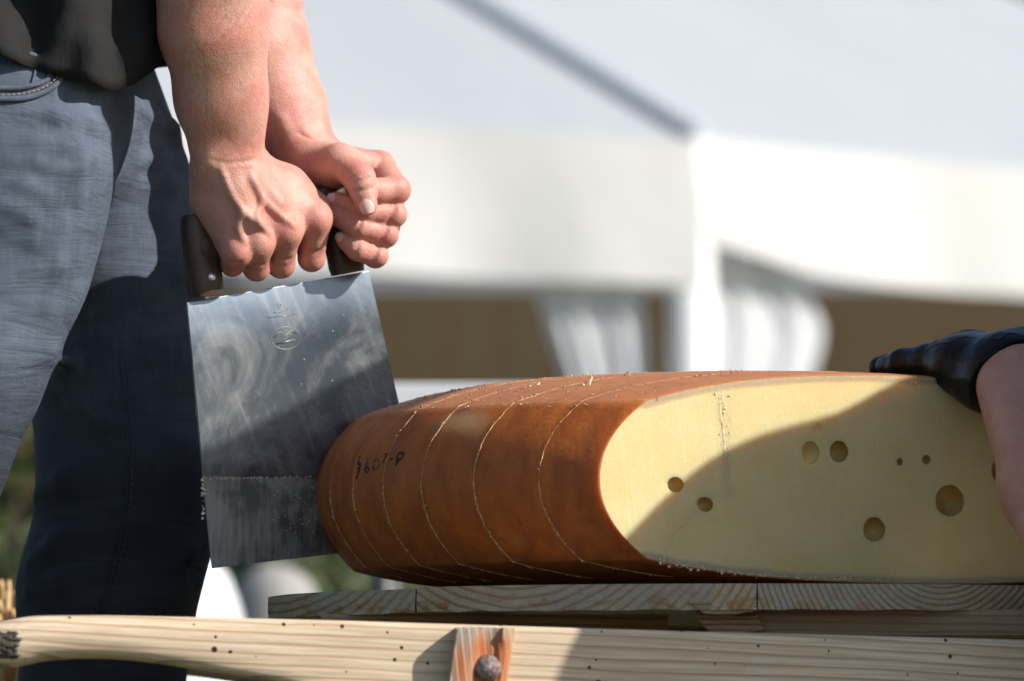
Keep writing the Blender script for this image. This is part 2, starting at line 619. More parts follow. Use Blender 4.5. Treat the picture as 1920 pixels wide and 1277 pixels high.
# ------------------------------------------------------------------ wood
def wood(name, along, light, dark, line_dir, freq, grey=0.0, worm=False, rust=None, rings=None, fine=1.0, bumpd=0.0012, bark=0.0):
    """along: grain axis; line_dir: axis across which growth lines repeat"""
    m = M(name)
    along, line_dir = unit(along), unit(line_dir)
    g = m.n("ShaderNodeNewGeometry").outputs["Position"]
    def dot(v):
        nd = m.n("ShaderNodeVectorMath", operation='DOT_PRODUCT')
        m.l(g, nd.inputs[0]); nd.inputs[1].default_value = tuple(v)
        return nd.outputs["Value"]
    third = np.cross(along, line_dir)
    ua, ul, ut = dot(along), dot(line_dir), dot(third)
    def vec(sa, sl, st):
        nd = m.n("ShaderNodeCombineXYZ")
        m.l(m.math('MULTIPLY', ua, sa), nd.inputs[0]); m.l(m.math('MULTIPLY', ul, sl), nd.inputs[1]); m.l(m.math('MULTIPLY', ut, st), nd.inputs[2])
        return nd.outputs[0]
    wob = m.noise(vec(3, 9, 9), 1.0, 3)
    if rings is not None:
        cl, ct = rings
        dl = m.math('SUBTRACT', ul, cl); dt = m.math('SUBTRACT', ut, ct)
        rad = m.math('SQRT', m.math('ADD', m.math('MULTIPLY', dl, dl), m.math('MULTIPLY', dt, dt)))
    else:
        rad = ul
    ph = m.math('ADD', m.math('MULTIPLY', rad, freq), m.math('MULTIPLY', wob, 2.2))
    fr = m.math('FRACT', ph)
    line = m.ramp(fr, 0.55, 0.98)
    line = m.math('MULTIPLY', line, m.ramp(fr, 1.0, 0.985))
    fib = m.noise(vec(14, 420 * fine, 420 * fine), 1.0, 3, 0.6)
    fib2 = m.noise(vec(4, 90, 90), 1.0, 3, 0.6)
    col = m.mix(m.math('MULTIPLY', line, 0.9), light, dark)
    col = m.mix(m.ramp(fib, 0.35, 0.70), m.mix(0.5, col, dark), col)
    big = m.noise(vec(5, 14, 14), 1.0, 4)
    col = m.mix(m.math('MULTIPLY', m.ramp(big, 0.42, 0.7), 0.45), col, m.mix(0.5, dark, light))
    if grey > 0:
        gm = m.math('MULTIPLY', m.ramp(m.noise(vec(6, 25, 25), 1.0, 4), 0.3, 0.62), grey)
        col = m.mix(gm, col, m.mix(fib2, (0.24, 0.23, 0.20), (0.44, 0.42, 0.37)))
    if bark > 0:
        bn = m.ramp(m.noise(m.coord((1, 1, 2.2)), 48, 5, 0.65, 0.6), 0.50, 0.60)
        low_ = m.ramp(m.sep(g)[2], ZBT - 0.004, ZBB + 0.004)
        col = m.mix(m.math('MULTIPLY', m.math('MULTIPLY', bn, bark), m.math('ADD', 0.25, m.math('MULTIPLY', low_, 0.75))), col, m.mix(fib2, (0.24, 0.11, 0.04), (0.46, 0.27, 0.11)))
    hgt = m.math('SUBTRACT', m.math('MULTIPLY', fib, 0.5), m.math('MULTIPLY', line, 0.8))
    if rust is not None:
        rp, rr = rust
        nd = m.n("ShaderNodeVectorMath", operation='DISTANCE')
        m.l(g, nd.inputs[0]); nd.inputs[1].default_value = tuple(rp)
        dist = m.math('ADD', nd.outputs["Value"], m.math('MULTIPLY', m.noise(vec(8, 120, 120), 1.0, 3), -0.02))
        col = m.mix(m.math('MULTIPLY', m.ramp(dist, rr, rr * 0.25), m.ramp(fib2, 0.15, 0.55)), col, (0.42, 0.13, 0.035))
    if worm:
        v = m.n("ShaderNodeTexVoronoi", feature='F1')
        m.l(vec(95, 95, 0), v.inputs["Vector"]); v.inputs["Scale"].default_value = 1.0
        pick = m.ramp(v.outputs["Color"], 0.50, 0.52)
        sz = m.math('MULTIPLY', m.ramp(v.outputs["Color"], 0.6, 1.0), 0.07)
        hole = m.math('MULTIPLY', m.math('LESS_THAN', v.outputs["Distance"], m.math('ADD', m.math('MULTIPLY', sz, 1.8), 0.085)), pick)
        col = m.mix(hole, col, (0.02, 0.014, 0.01))
        hgt = m.math('SUBTRACT', hgt, m.math('MULTIPLY', hole, 3.0))
    return m.done(col, 0.72, m.bump(hgt, 0.7, bumpd))

# ------------------------------------------------------------------ barrow under the cheese
BY = math.radians(10.0)
bdir2 = np.array([math.cos(BY), math.sin(BY), 0])
def beam_y(x): return -0.287 + (x - 0.19) * math.tan(BY)
def PB(px, py, off=0.0):
    """pixel -> point on the beam's front plane (moved by off towards the back)"""
    y = -0.3
    for _ in range(6):
        p = P(px, py, y); y = beam_y(p[0]) + off
    return P(px, py, y)
TOPL, TOPR = PB(200, 1153), PB(1920, 1199)
ALONG = unit(TOPR - TOPL)
barrow = thing("wooden_barrow", (0.1, -0.05, 0), "old wooden barrow with a carved carrying handle under the cheese board", "barrow")
MAT_BEAM = wood("pale_beam_wood", ALONG, (0.80, 0.65, 0.46), (0.42, 0.27, 0.15), (0, 0.25, 1), 130, grey=0.12, worm=True)
MAT_ENDGRAIN = simple("broken_endgrain", (0.10, 0.085, 0.07), 0.95, 0.6, 90, 0.9, 250)
def lerp_path(pts, n=90):
    return spline(pts, n)
top_pts = [(-6, 1166), (20, 1160), (60, 1154), (130, 1152.5), (220, 1153), (400, 1157), (600, 1162), (860, 1170), (1250, 1182), (1600, 1191), (1930, 1199)]
bot_pts = [(-6, 1252), (20, 1252), (50, 1246), (80, 1240), (150, 1235), (250, 1239), (400, 1261), (560, 1287), (760, 1330), (1250, 1400), (1930, 1420)]
def interp_pts(pts, xs):
    a = np.array(pts, float)
    s = spline(a, 400)
    return np.interp(xs, s[:, 0], s[:, 1])
def make_beam(yoff, name, back=False):
    xs = np.concatenate([np.linspace(-6, 900, 120), np.linspace(910, 1930, 60), np.linspace(2000, 2700, 20)])
    tp = interp_pts(top_pts, np.minimum(xs, 1930)) + np.maximum(xs - 1930, 0) * 0.026
    bt = interp_pts(bot_pts, np.minimum(xs, 1930)) + np.maximum(xs - 1930, 0) * 0.026
    V = []; Fq = []
    TH = 0.036
    NP = 20
    for i, x in enumerate(xs):
        a = PB(x, tp[i]); b = PB(x, bt[i])
        if x < 14:   # ragged broken end
            pass
        hz = (a[2] - b[2]) / 2
        cz = (a[2] + b[2]) / 2
        rnd = float(np.interp(x, [0, 250, 650, 2700], [0.92, 0.75, 0.20, 0.12]))
        ex = 2.0 / max(0.12, rnd)       # superellipse: round handle to square beam
        for k in range(NP):
            t = 2 * math.pi * (k + 0.5) / NP
            ct, st = math.cos(t), math.sin(t)
            sy = math.copysign(abs(ct) ** (2 / ex), ct); sz = math.copysign(abs(st) ** (2 / ex), st)
            p = np.array([a[0], a[1] + TH / 2, cz]) + np.array([0, sy * TH / 2, sz * hz])
            if i == 0: p = p + np.array([0.006 * (random.random() - 0.5) * 2, 0, 0])
            V.append(p + np.array([0, yoff, 0]))
    n = len(xs)
    for i in range(n - 1):
        for k in range(NP):
            k2 = (k + 1) % NP
            Fq.append((i * NP + k, (i + 1) * NP + k, (i + 1) * NP + k2, i * NP + k2))
    Fq.append(tuple(range(NP))); Fq.append(tuple((n - 1) * NP + k for k in range(NP))[::-1])
    return obj(name, V, Fq, MAT_BEAM, barrow, True, 40)
beam1 = make_beam(0.0, "beam")
beam2 = make_beam(0.80, "beam")
# broken dark end of the handle: a rough cap of splintered fibres
V = []; Fq = []
for i in range(220):
    py = 1166 + random.random() * 84
    px = -16 + random.random() ** 1.6 * 46
    off = random.random()
    base = PB(px - 8, py, -0.0005 + 0.03 * abs((py - 1208) / 44) ** 3)
    s = 0.0012 + 0.0028 * random.random()
    L = 0.003 + 0.006 * random.random()
    o = len(V)
    yy = np.array([0, -0.0022 * random.random() - 0.0008, 0])
    V += [base + np.array([-0.001, 0.001, -s / 2]), base + np.array([-0.001, 0.001, s / 2]), base + np.array([L, 0.001, s * 0.4]), base + np.array([L, 0.001, -s * 0.4]),
          base + yy + np.array([0, 0, -s / 4]), base + yy + np.array([0, 0, s / 4]), base + yy + np.array([L * 0.8, 0, s * 0.2]), base + yy + np.array([L * 0.8, 0, -s * 0.2])]
    Fq += [(o + 4, o + 5, o + 6, o + 7), (o, o + 4, o + 7, o + 3), (o + 1, o + 2, o + 6, o + 5), (o, o + 1, o + 5, o + 4), (o + 2, o + 3, o + 7, o + 6)]
tag(obj("broken_end", V, Fq, MAT_ENDGRAIN, barrow, smooth=False), "dark splintered end of the handle")

# bolted post
BOLT = PB(914, 1253, -0.012)
post_dir = unit(PB(895, 1277, 0) - PB(911, 1177, 0))
MAT_POST = wood("weathered_post_wood", post_dir, (0.56, 0.40, 0.24), (0.27, 0.16, 0.08), (1, 0, 0.1), 190, grey=0.75, rust=(BOLT, 0.024), bumpd=0.002)
def post(yo, flip, xo=0.0):
    V = []; Fq = []
    prof = [(848, 0.002), (849, -0.011), (853, -0.0155), (868, -0.0165), (884, -0.0170), (893, -0.0155), (898, -0.0125), (906, -0.0115), (914, -0.0112), (923, -0.0118), (932, -0.0125), (939, -0.0145), (948, -0.0150), (956, -0.0115), (960, -0.004), (961, 0.002)]
    rows = [1177, 1180, 1190, 1205, 1225, 1250, 1277, 1330, 1420]
    base = []
    for j, py in enumerate(rows):
        for i, (px, off) in enumerate(prof):
            sh = (py - 1177) * -0.155
            dx = 3.0 * (random.random() - 0.5) if 0 < i < len(prof) - 1 else 0
            o = off * (0.55 if j == 0 else 1.0) + (random.random() - 0.5) * 0.0012
            if j < 3 and 893 < px < 945: o = off * 1.12
            p = PB(px + 6 + sh + dx, py + (random.random() - 0.5) * (3 if j == 0 else 0), min(o, 0.002))
            V.append(p)
    n = len(prof)
    # carry straight down to the ground
    last = V[-n:]
    slope = -0.16
    for zz in (0.25, 0.0):
        for p in last:
            V.append(np.array([p[0] + (p[2] - zz) * slope, p[1], zz]))
    R_ = len(V) // n
    for j in range(R_ - 1):
        for i in range(n - 1):
            a = j * n + i
            Fq.append((a, a + 1, a + n + 1, a + n))
        Fq.append((j * n, (j + 1) * n, (j + 1) * n + n - 1, j * n + n - 1))
    Fq.append(tuple(range(n))[::-1]); Fq.append(tuple((R_ - 1) * n + i for i in range(n)))
    V = [np.array([v[0] + xo, v[1], v[2]]) for v in V]
    if flip:
        V = [np.array([v[0], -(v[1] + 0.287) - 0.287 + 0.036 + 0.80, v[2]]) for v in V]
    return V, Fq
leg1 = obj("leg", *post(0, False), MAT_POST, barrow, True, 50)
tag(leg1, "weathered grey post with a rust-stained groove")
obj("leg", *post(0, True), MAT_POST, barrow, True, 50)
bb = PB(2500, 1260, 0)
obj("leg", *post(0, False, bb[0] - BOLT[0]), MAT_POST, barrow, True, 50)
obj("leg", *post(0, True, bb[0] - BOLT[0]), MAT_POST, barrow, True, 50)
m = M("rusty_iron")
c = m.coord()
f = m.noise(c, 300, 4, 0.7)
f3 = m.noise(c, 900, 3, 0.7)
MAT_RUST = m.done(m.mix(m.ramp(f, 0.4, 0.62), (0.17, 0.10, 0.085), (0.36, 0.33, 0.33)), m.math('ADD', m.math('MULTIPLY', f3, 0.3), 0.30), m.bump(m.math('ADD', f, f3), 0.6, 0.0015), Metallic=0.55)
V = []; Fq = []
NB = 28
for j in range(9):
    a = j / 8 * math.pi / 2
    for k in range(NB):
        t = 2 * math.pi * k / NB
        V.append(BOLT + np.array([0.0102 * math.cos(a) * math.cos(t), -0.0085 * math.sin(a) + 0.001, 0.0102 * math.cos(a) * math.sin(t)]))
for j in range(8):
    for k in range(NB):
        k2 = (k + 1) % NB
        Fq.append((j * NB + k, j * NB + k2, (j + 1) * NB + k2, (j + 1) * NB + k))
bolt = obj("bolt", V, Fq, MAT_RUST, leg1)
tag(bolt, "round-headed rusty iron bolt")

# ------------------------------------------------------------------ cheese geometry constants
CC = np.array([0.191, 0.15])      # wheel axis
R = 0.35
ZB, ZBE, ZTE, ZT = 0.5535, 0.5735, 0.6945, 0.7275
RE = R - 0.032
TH = math.radians(30)
DD = np.array([math.cos(TH), math.sin(TH)])      # direction of every cut, receding to the right
NN = np.array([math.sin(TH), -math.cos(TH)])     # towards the camera
EXPO = 4.0
def z_top(r): return ZTE + (ZT - ZTE) * (1 - (min(r, RE) / RE) ** EXPO)
def z_bot(r): return ZBE - (ZBE - ZB) * (1 - (min(r, RE) / RE) ** EXPO)
ZM, ZH = (ZTE + ZBE) / 2, (ZTE - ZBE) / 2
def r_side(z): return R - 0.032 * abs((z - ZM) / ZH) ** 2.1
FACE_C = float(R * math.sin(math.radians(69) - TH))
BLADE_C = float(R * math.sin(math.radians(7) - TH))

# ------------------------------------------------------------------ round cheese board of planks on battens
RB = 0.388
ZBT = ZB - 0.0005
ZBB = ZBT - 0.0200
board = thing("cheese_board", (CC[0], CC[1], ZBB), "round grey-brown plank board carrying the cheese wheel on the barrow", "board")
pd = unit([0.10, 1, 0]); px_ = unit(np.cross(pd, [0, 0, 1]))
cuts = [-0.40, -0.10, 0.028, 0.245, 0.40]
cuts = [-RB, -0.235, 0.030, 0.262, RB]
ringc = [(0.02, None)] * 4
for i in range(4):
    a0, a1 = cuts[i] + (0.0006 if i else 0), cuts[i + 1] - (0.0006 if i < 3 else 0)
    pts = []
    if i == 0: a0 = -RB + 0.0005
    xs = np.linspace(a0, a1, 26)
    for x in xs: pts.append((x, -math.sqrt(max(RB * RB - x * x, 1e-8))))
    for x in xs[::-1]: pts.append((x, math.sqrt(max(RB * RB - x * x, 1e-8))))
    ol = []
    for (x, y) in pts:
        jit = 0.0012 * (vnoise(np.array([[x * 60, y * 5, i * 3.0]]), 1.0)[0] - 0.5) * 2
        q = CC + px_[:2] * (x) + pd[:2] * (y * (1 + jit))
        ol.append(np.array([q[0], q[1], ZBB]))
    ol = [p for j, p in enumerate(ol) if j == 0 or np.linalg.norm(p - ol[j - 1]) > 1e-5]
    if np.linalg.norm(ol[0] - ol[-1]) < 1e-5: ol = ol[:-1]
    bm = prism(ol, (0, 0, 0), (0, 0, ZBT - ZBB - (0.0012 if i in (0,) else 0.0)))
    mid = (a0 + a1) / 2
    # growth rings seen on the sawn plank ends
    ctr = CC + px_[:2] * (mid + (0.02 if i == 2 else -0.05))
    ld = px_ * 1.0
    ln = unit(ld); th_ = np.cross(pd, ln)
    cl = float(np.dot(ln[:2], ctr)); ct = float(th_[2] * (ZBT + (0.035 if i == 2 else 0.11)))
    mat = wood("plank_wood", pd, (0.60, 0.46, 0.28), (0.27, 0.17, 0.09), ln, 230 if i == 2 else 150, grey=0.62, rings=(cl, ct), bumpd=0.0022, bark=(0.95, 0.9, 0.45, 0.6)[i])
    # bark-brown splintered edge along the lower arris
    bmesh.ops.subdivide_edges(bm, edges=[e for e in bm.edges if abs(e.verts[0].co.z - e.verts[1].co.z) > 0.01], cuts=4, use_grid_fill=True)
    for v in bm.verts:
        n3 = vnoise(np.array([[v.co.x * 1.0, v.co.z * 6, i]]), (70, 40, 1))[0]
        rv = np.array([v.co.x - CC[0], v.co.y - CC[1]]); rl = np.linalg.norm(rv)
        if v.co.y < CC[1] - 0.02 and rl > RB * 0.98:
            dpt = 0.0016 * n3
            if v.co.z < ZBB + 0.006: dpt += 0.004 * max(0, vnoise(np.array([[v.co.x, 0, i]]), (35, 1, 1))[0] - 0.45)
            s = 1 - dpt / rl
            v.co.x = CC[0] + rv[0] * s; v.co.y = CC[1] + rv[1] * s
            if abs(v.co.z - ZBB) < 1e-4: v.co.z += 0.0016 * n3
    bm_obj("plank", bm, mat, board, True, 30)
MAT_BATTEN = wood("batten_wood", (1, 0.1, 0), (0.38, 0.25, 0.13), (0.20, 0.12, 0.06), (0, 0.3, 1), 160, grey=0.15)
MAT_SPLINT = wood("split_wood", (1, 0.2, 0.1), (0.40, 0.26, 0.13), (0.20, 0.11, 0.05), (0, 0.5, 1), 260, grey=0.1, bumpd=0.003)
def batten(px0, px1, py0, py1, y, th, slant, name="batten"):
    a, b = P(px0, py0, y), P(px1, py0, y)
    zt2 = ZBB + 0.0015
    zb2 = float(P((px0 + px1) / 2, py1, y)[2])
    ol = [np.array([a[0], y, zt2]), np.array([b[0], y, zt2]), np.array([b[0], y, zb2]), np.array([a[0] + slant, y, zb2]), np.array([a[0] + slant * 0.55, y, zb2 + (zt2 - zb2) * 0.35])]
    bm = prism(ol, (0, 0, 0), (0, th, 0), 0.0015)
    return bm_obj(name, bm, MAT_BATTEN, board, True, 30), zb2
_, zbat = batten(1300, 2120, 1150, 1192, -0.205, 0.09, 0.045)
yb2 = 0.36
ol = [np.array([-0.12, yb2, ZBB + 0.0015]), np.array([0.5, yb2, ZBB + 0.0015]), np.array([0.5, yb2, zbat]), np.array([-0.12, yb2, zbat])]
bm_obj("batten", prism(ol, (0, 0, 0), (0, 0.09, 0), 0.0015), MAT_BATTEN, board, True, 30)
ol = [np.array([-0.15, -0.07, ZBB + 0.0015]), np.array([0.12, -0.07, ZBB + 0.0015]), np.array([0.12, -0.07, zbat]), np.array([-0.13, -0.07, zbat])]
bm_obj("batten", prism(ol, (0, 0, 0), (0, 0.12, 0), 0.0015), MAT_BATTEN, board, True, 30)
# torn chip under the joint between two planks
def splinter(px0, px1, py0, py1, y, seed):
    rg = np.random.default_rng(seed)
    top = [P(x, py0 + rg.normal(0, 2), y) for x in np.linspace(px0, px1, 7)]
    low = [P(x + 14, py1 + rg.normal(0, 3) - abs(x - (px0 + px1) / 2) * 0.06, y) for x in np.linspace(px0 + 20, px1, 7)]
    ol = top + low[::-1]
    return prism(ol, (0, 0, 0), (0, 0.02, 0), 0.0012)
tag(bm_obj("splinter", splinter(1288, 1400, 1128, 1152, -0.2355, 1), MAT_SPLINT, board, True, 30), "torn chip of bare brown wood at a plank joint")
bm_obj("splinter", splinter(1300, 1420, 1153, 1188, -0.214, 2), MAT_SPLINT, board, True, 30)
MAT_BARKY = simple("barky_edge", (0.16, 0.08, 0.03), 0.95, 0.6, 120, 0.9, 400)
nb_ = P(509, 1150, 0.13)
bm_obj("splinter", box_bm((nb_[0] + 0.004, 0.13, nb_[2] - 0.001), (0.0055, 0.012, 0.006), bevel=0.002), MAT_BARKY, board, True, 30)
# barrow cross bars carry the battens
for cx in (-0.02, 0.20, 0.44):
    yv = beam_y(cx)
    y0_, y1_ = yv + 0.030, yv + 0.806
    bm_obj("cross_bar", box_bm((cx, (y0_ + y1_) / 2, zbat - 0.0175), (0.022, (y1_ - y0_) / 2, 0.018), bevel=0.002), MAT_BATTEN, barrow, True, 30)

# ------------------------------------------------------------------ the cheese wheel
m = M("cheese")
geo = m.n("ShaderNodeNewGeometry").outputs["Position"]
s = m.sep(geo)
dx = m.math('SUBTRACT', s[0], CC[0]); dy = m.math('SUBTRACT', s[1], CC[1])
rr = m.math('SQRT', m.math('ADD', m.math('MULTIPLY', dx, dx), m.math('MULTIPLY', dy, dy)))
q = m.math('POWER', m.math('DIVIDE', m.math('MINIMUM', rr, RE), RE), EXPO)
zt_n = m.math('ADD', ZTE, m.math('MULTIPLY', m.math('SUBTRACT', 1.0, q), ZT - ZTE))
zb_n = m.math('SUBTRACT', ZBE, m.math('MULTIPLY', m.math('SUBTRACT', 1.0, q), ZBE - ZB))
dtop = m.math('SUBTRACT', zt_n, s[2]); dbot = m.math('SUBTRACT', s[2], zb_n)
sz = m.math('ABSOLUTE', m.math('DIVIDE', m.math('SUBTRACT', s[2], ZM), ZH))
rside = m.math('SUBTRACT', R, m.math('MULTIPLY', m.math('POWER', sz, 2.1), 0.032))
dside = m.math('SUBTRACT', rside, rr)
c = m.coord()
grain = m.noise(c, 1400, 3, 0.7)
n1 = m.noise(c, 30, 4); n2 = m.noise(c, 240, 4, 0.7); n3 = m.noise(m.coord((1, 1, 0.25)), 55, 4)
# signed depth under the rind
dcap = m.math('MINIMUM', dtop, dbot)
depth = m.math('MINIMUM', dcap, m.math('MULTIPLY', dside, 1.0))
paste = m.mix(m.ramp(n1, 0.3, 0.7), (0.73, 0.585, 0.285), (0.765, 0.625, 0.325))
paste = m.mix(m.math('MULTIPLY', m.ramp(n2, 0.50, 0.75), 0.45), paste, (0.82, 0.73, 0.50))
band_w = m.math('ADD', 0.0030, m.math('MULTIPLY', n1, 0.0045))
band = m.math('SUBTRACT', 1.0, m.ramp(m.math('DIVIDE', dcap, band_w), 0.6, 1.5))
bandc = m.mix(m.ramp(grain, 0.4, 0.62), (0.38, 0.30, 0.19), (0.60, 0.50, 0.36))
cvd = m.n("ShaderNodeCombineXYZ")     # slanting drag marks left by the knife
m.l(m.math('MULTIPLY', m.math('ADD', m.math('ADD', m.math('MULTIPLY', s[0], 0.866), m.math('MULTIPLY', s[1], 0.5)), m.math('MULTIPLY', s[2], 0.12)), 210.0), cvd.inputs[0])
m.l(m.math('MULTIPLY', s[2], 7.0), cvd.inputs[1])
drag = m.noise(cvd.outputs[0], 1.0, 4, 0.65)
paste = m.mix(m.math('MULTIPLY', m.ramp(drag, 0.52, 0.78), 0.35), paste, (0.83, 0.73, 0.47))
paste = m.mix(m.math('MULTIPLY', m.ramp(m.noise(c, 14, 3), 0.5, 0.75), 0.3), paste, (0.70, 0.53, 0.22))
body = m.mix(m.math('MULTIPLY', band, 0.9), paste, bandc)
# rind
rind = m.mix(m.ramp(n3, 0.3, 0.72), (0.34, 0.085, 0.013), (0.54, 0.155, 0.022))
rind = m.mix(m.math('MULTIPLY', m.ramp(m.noise(c, 9, 4), 0.45, 0.75), 0.55), rind, (0.36, 0.100, 0.022))
rind = m.mix(m.math('MULTIPLY', m.ramp(n2, 0.58, 0.85), 0.5), rind, (0.60, 0.25, 0.07))
rind = m.mix(m.math('MULTIPLY', m.ramp(m.noise(m.coord((1, 1, 0.5), loc=(3, 1, 2)), 70, 5, 0.7), 0.55, 0.72), 0.6), rind, (0.20, 0.055, 0.014))
rind = m.mix(m.math('MULTIPLY', m.ramp(m.noise(c, 650, 3, 0.7), 0.5, 0.72), 0.5), rind, (0.30, 0.085, 0.02))
rind = m.mix(m.ramp(m.voro(c, 420), 0.10, 0.04), rind, (0.55, 0.33, 0.15))
onrind = m.math('SUBTRACT', 1.0, m.ramp(depth, 0.0004, 0.0011))
# whitish bloom on the upper and lower arris
arris = m.math('MULTIPLY', m.ramp(m.math('ABSOLUTE', m.math('SUBTRACT', s[2], ZTE)), 0.004, 0.0), m.ramp(grain, 0.42, 0.6))
rind = m.mix(m.math('MULTIPLY', arris, 0.55), rind, (0.62, 0.42, 0.24))
topside = m.ramp(s[2], ZTE, ZTE + 0.004)
rind = m.mix(m.math('MULTIPLY', topside, 0.55), rind, m.mix(m.ramp(n2, 0.3, 0.7), (0.50, 0.17, 0.065), (0.56, 0.30, 0.16)))
col = m.mix(onrind, body, rind)
hb = m.math('ADD', m.math('MULTIPLY', n2, m.math('ADD', 0.25, onrind)), m.math('MULTIPLY', m.math('ADD', grain, m.math('MULTIPLY', drag, 0.5)), m.math('ADD', 0.2, m.math('MULTIPLY', band, 0.8))))
MAT_CHEESE = m.done(col, m.math('ADD', 0.42, m.math('MULTIPLY', onrind, 0.1)), m.bump(hb, 0.6, 0.0014),
                    Subsurface_Weight=0.9, Subsurface_Scale=0.024, Specular_IOR_Level=0.35)
m.b.inputs["Subsurface Radius"].default_value = (1.0, 0.55, 0.18)

prof = []
for t in np.linspace(0, 1, 26)[1:]:
    r = RE * t ** 0.55
    prof.append((r, z_bot(r)))
zs = ZM + ZH * np.sin(np.linspace(-math.pi / 2, math.pi / 2, 44))
for z in zs[1:-1]:
    prof.append((r_side(z), z))
for t in np.linspace(1, 0, 26)[:-1]:
    r = RE * t ** 0.55
    prof.append((r, z_top(r)))
NSEG = 300
bm = bmesh.new()
rings_ = []
for (r, z) in prof:
    row = []
    for k in range(NSEG):
        a = 2 * math.pi * k / NSEG
        nz = 0.0011 * (vnoise(np.array([[math.cos(a) * r, math.sin(a) * r, z]]), 22)[0] - 0.5)
        row.append(bm.verts.new((CC[0] + (r + nz) * math.cos(a), CC[1] + (r + nz) * math.sin(a), z + nz * 0.5 * (1 if z > ZM else 0.0))))
    rings_.append(row)
cb = bm.verts.new((CC[0], CC[1], ZB)); ct_ = bm.verts.new((CC[0], CC[1], ZT))
for j in range(len(rings_) - 1):
    for k in range(NSEG):
        k2 = (k + 1) % NSEG
        bm.faces.new((rings_[j][k], rings_[j][k2], rings_[j + 1][k2], rings_[j + 1][k]))
for k in range(NSEG):
    k2 = (k + 1) % NSEG
    bm.faces.new((cb, rings_[0][k2], rings_[0][k]))
    bm.faces.new((ct_, rings_[-1][k], rings_[-1][k2]))
bmesh.ops.recalc_face_normals(bm, faces=bm.faces[:])
fp = CC + NN * FACE_C
res = bmesh.ops.bisect_plane(bm, geom=bm.verts[:] + bm.edges[:] + bm.faces[:], plane_co=(fp[0], fp[1], 0), plane_no=(NN[0], NN[1], 0), clear_outer=True)
bot_edges = [e for e in res['geom_cut'] if isinstance(e, bmesh.types.BMEdge)]

def face_pt(px, py, depth=0.0):
    """point on the cut face seen at a photo pixel; depth > 0 goes into the cheese"""
    d = ray(px, py); o = np.array([0, -CAM_D, CAM_Z])
    n3_ = np.array([NN[0], NN[1], 0])
    t = (np.dot(n3_, np.array([fp[0], fp[1], 0])) - np.dot(n3_, o)) / np.dot(n3_, d)
    return o + d * t - n3_ * depth
# eyes: (px, py, apparent width, apparent height, depth factor)
eyes = [(1267, 909, 30, 29, .9), (1322, 946, 30, 27, 1.0), (1520, 849, 35, 43, .55), (1573, 847, 35, 41, 1.0), (1534, 805, 20, 23, .35),
        (1687, 866, 12, 13, 1.4), (1737, 862, 17, 17, 1.3), (1781, 939, 56, 60, .82), (1639, 993, 42, 46, .82), (1872, 882, 28, 42, .9), (1512, 893, 26, 22, .10)]
rg0 = np.random.default_rng(2)
m_e = M("cheese_eye")
MAT_EYE = m_e.done(m_e.mix(m_e.noise(m_e.coord(), 120, 3), (0.60, 0.38, 0.10), (0.68, 0.47, 0.17)), 0.35, Subsurface_Weight=0.15, Subsurface_Scale=0.002)
F3, D3 = np.array([NN[0], NN[1], 0]), np.array([DD[0], DD[1], 0])
UP = np.array([0.0, 0.0, 1.0])
NE = 36
bowls = []
for i, (ex, ey, ew, eh, df) in enumerate(eyes):
    p = face_pt(ex, ey)
    sw = ew / 2400 / math.cos(TH) / 2 * 0.98; sh_ = eh / 2400 / 2
    rad = (sw + sh_) / 2
    th0 = math.radians(57) if df >= 0.8 else math.radians(90)    # deep eyes are wider inside than at the mouth
    A = rad * (1.19 if df >= 0.8 else 1.0) * df
    ph = rg0.random() * 6
    def wob(a): return 1 + 0.018 * math.sin(2 * a + ph) + 0.012 * math.sin(3 * a + 2 * ph) + 0.008 * math.sin(7 * a)
    rows_ = []
    NR_ = 9
    for j in range(NR_):
        th_ = th0 + (math.pi - th0) * j / NR_
        rho = math.sin(th_) / math.sin(th0); dep = A * (math.cos(th0) - math.cos(th_))
        row = []
        for k in range(NE):
            a = 2 * math.pi * k / NE
            w_ = wob(a) * (1 + (0.035 * (rg0.random() - 0.5) if j == 0 else 0))
            q = p + D3 * (sw * rho * w_ * math.cos(a)) + UP * (sh_ * rho * w_ * math.sin(a)) - F3 * dep
            row.append(bm.verts.new(q))
        rows_.append(row)
    pole = bm.verts.new(p - F3 * A * (math.cos(th0) + 1))
    for j in range(NR_ - 1):
        for k in range(NE):
            k2 = (k + 1) % NE
            f_ = bm.faces.new((rows_[j][k], rows_[j][k2], rows_[j + 1][k2], rows_[j + 1][k])); f_.material_index = 1 if df >= 0.5 else 0; f_.smooth = True
    for k in range(NE):
        f_ = bm.faces.new((rows_[-1][k], rows_[-1][(k + 1) % NE], pole)); f_.material_index = 1 if df >= 0.5 else 0; f_.smooth = True
    for k in range(NE):
        bot_edges.append(bm.edges.get((rows_[0][k], rows_[0][(k + 1) % NE])))
fill = bmesh.ops.triangle_fill(bm, edges=bot_edges, use_beauty=True, use_dissolve=False, normal=Vector(F3))
for el in fill['geom']:
    if isinstance(el, bmesh.types.BMFace): el.material_index = 0
bmesh.ops.recalc_face_normals(bm, faces=bm.faces[:])
me2 = bpy.data.meshes.new("cheese_body")
bm.to_mesh(me2); bm.free()
me2.materials.append(MAT_CHEESE); me2.materials.append(MAT_EYE)
wheel = thing("cheese", (CC[0], CC[1], ZB), "big cut wheel of hole-ridden cheese with orange-brown rind on the round board", "cheese")
cheese_body = link_mesh("cheese_body", me2, MAT_CHEESE, wheel, True, 38)
for pg in me2.polygons:      # the knife-cut face is dead flat
    if pg.normal.x * NN[0] + pg.normal.y * NN[1] > 0.9999: pg.use_smooth = False

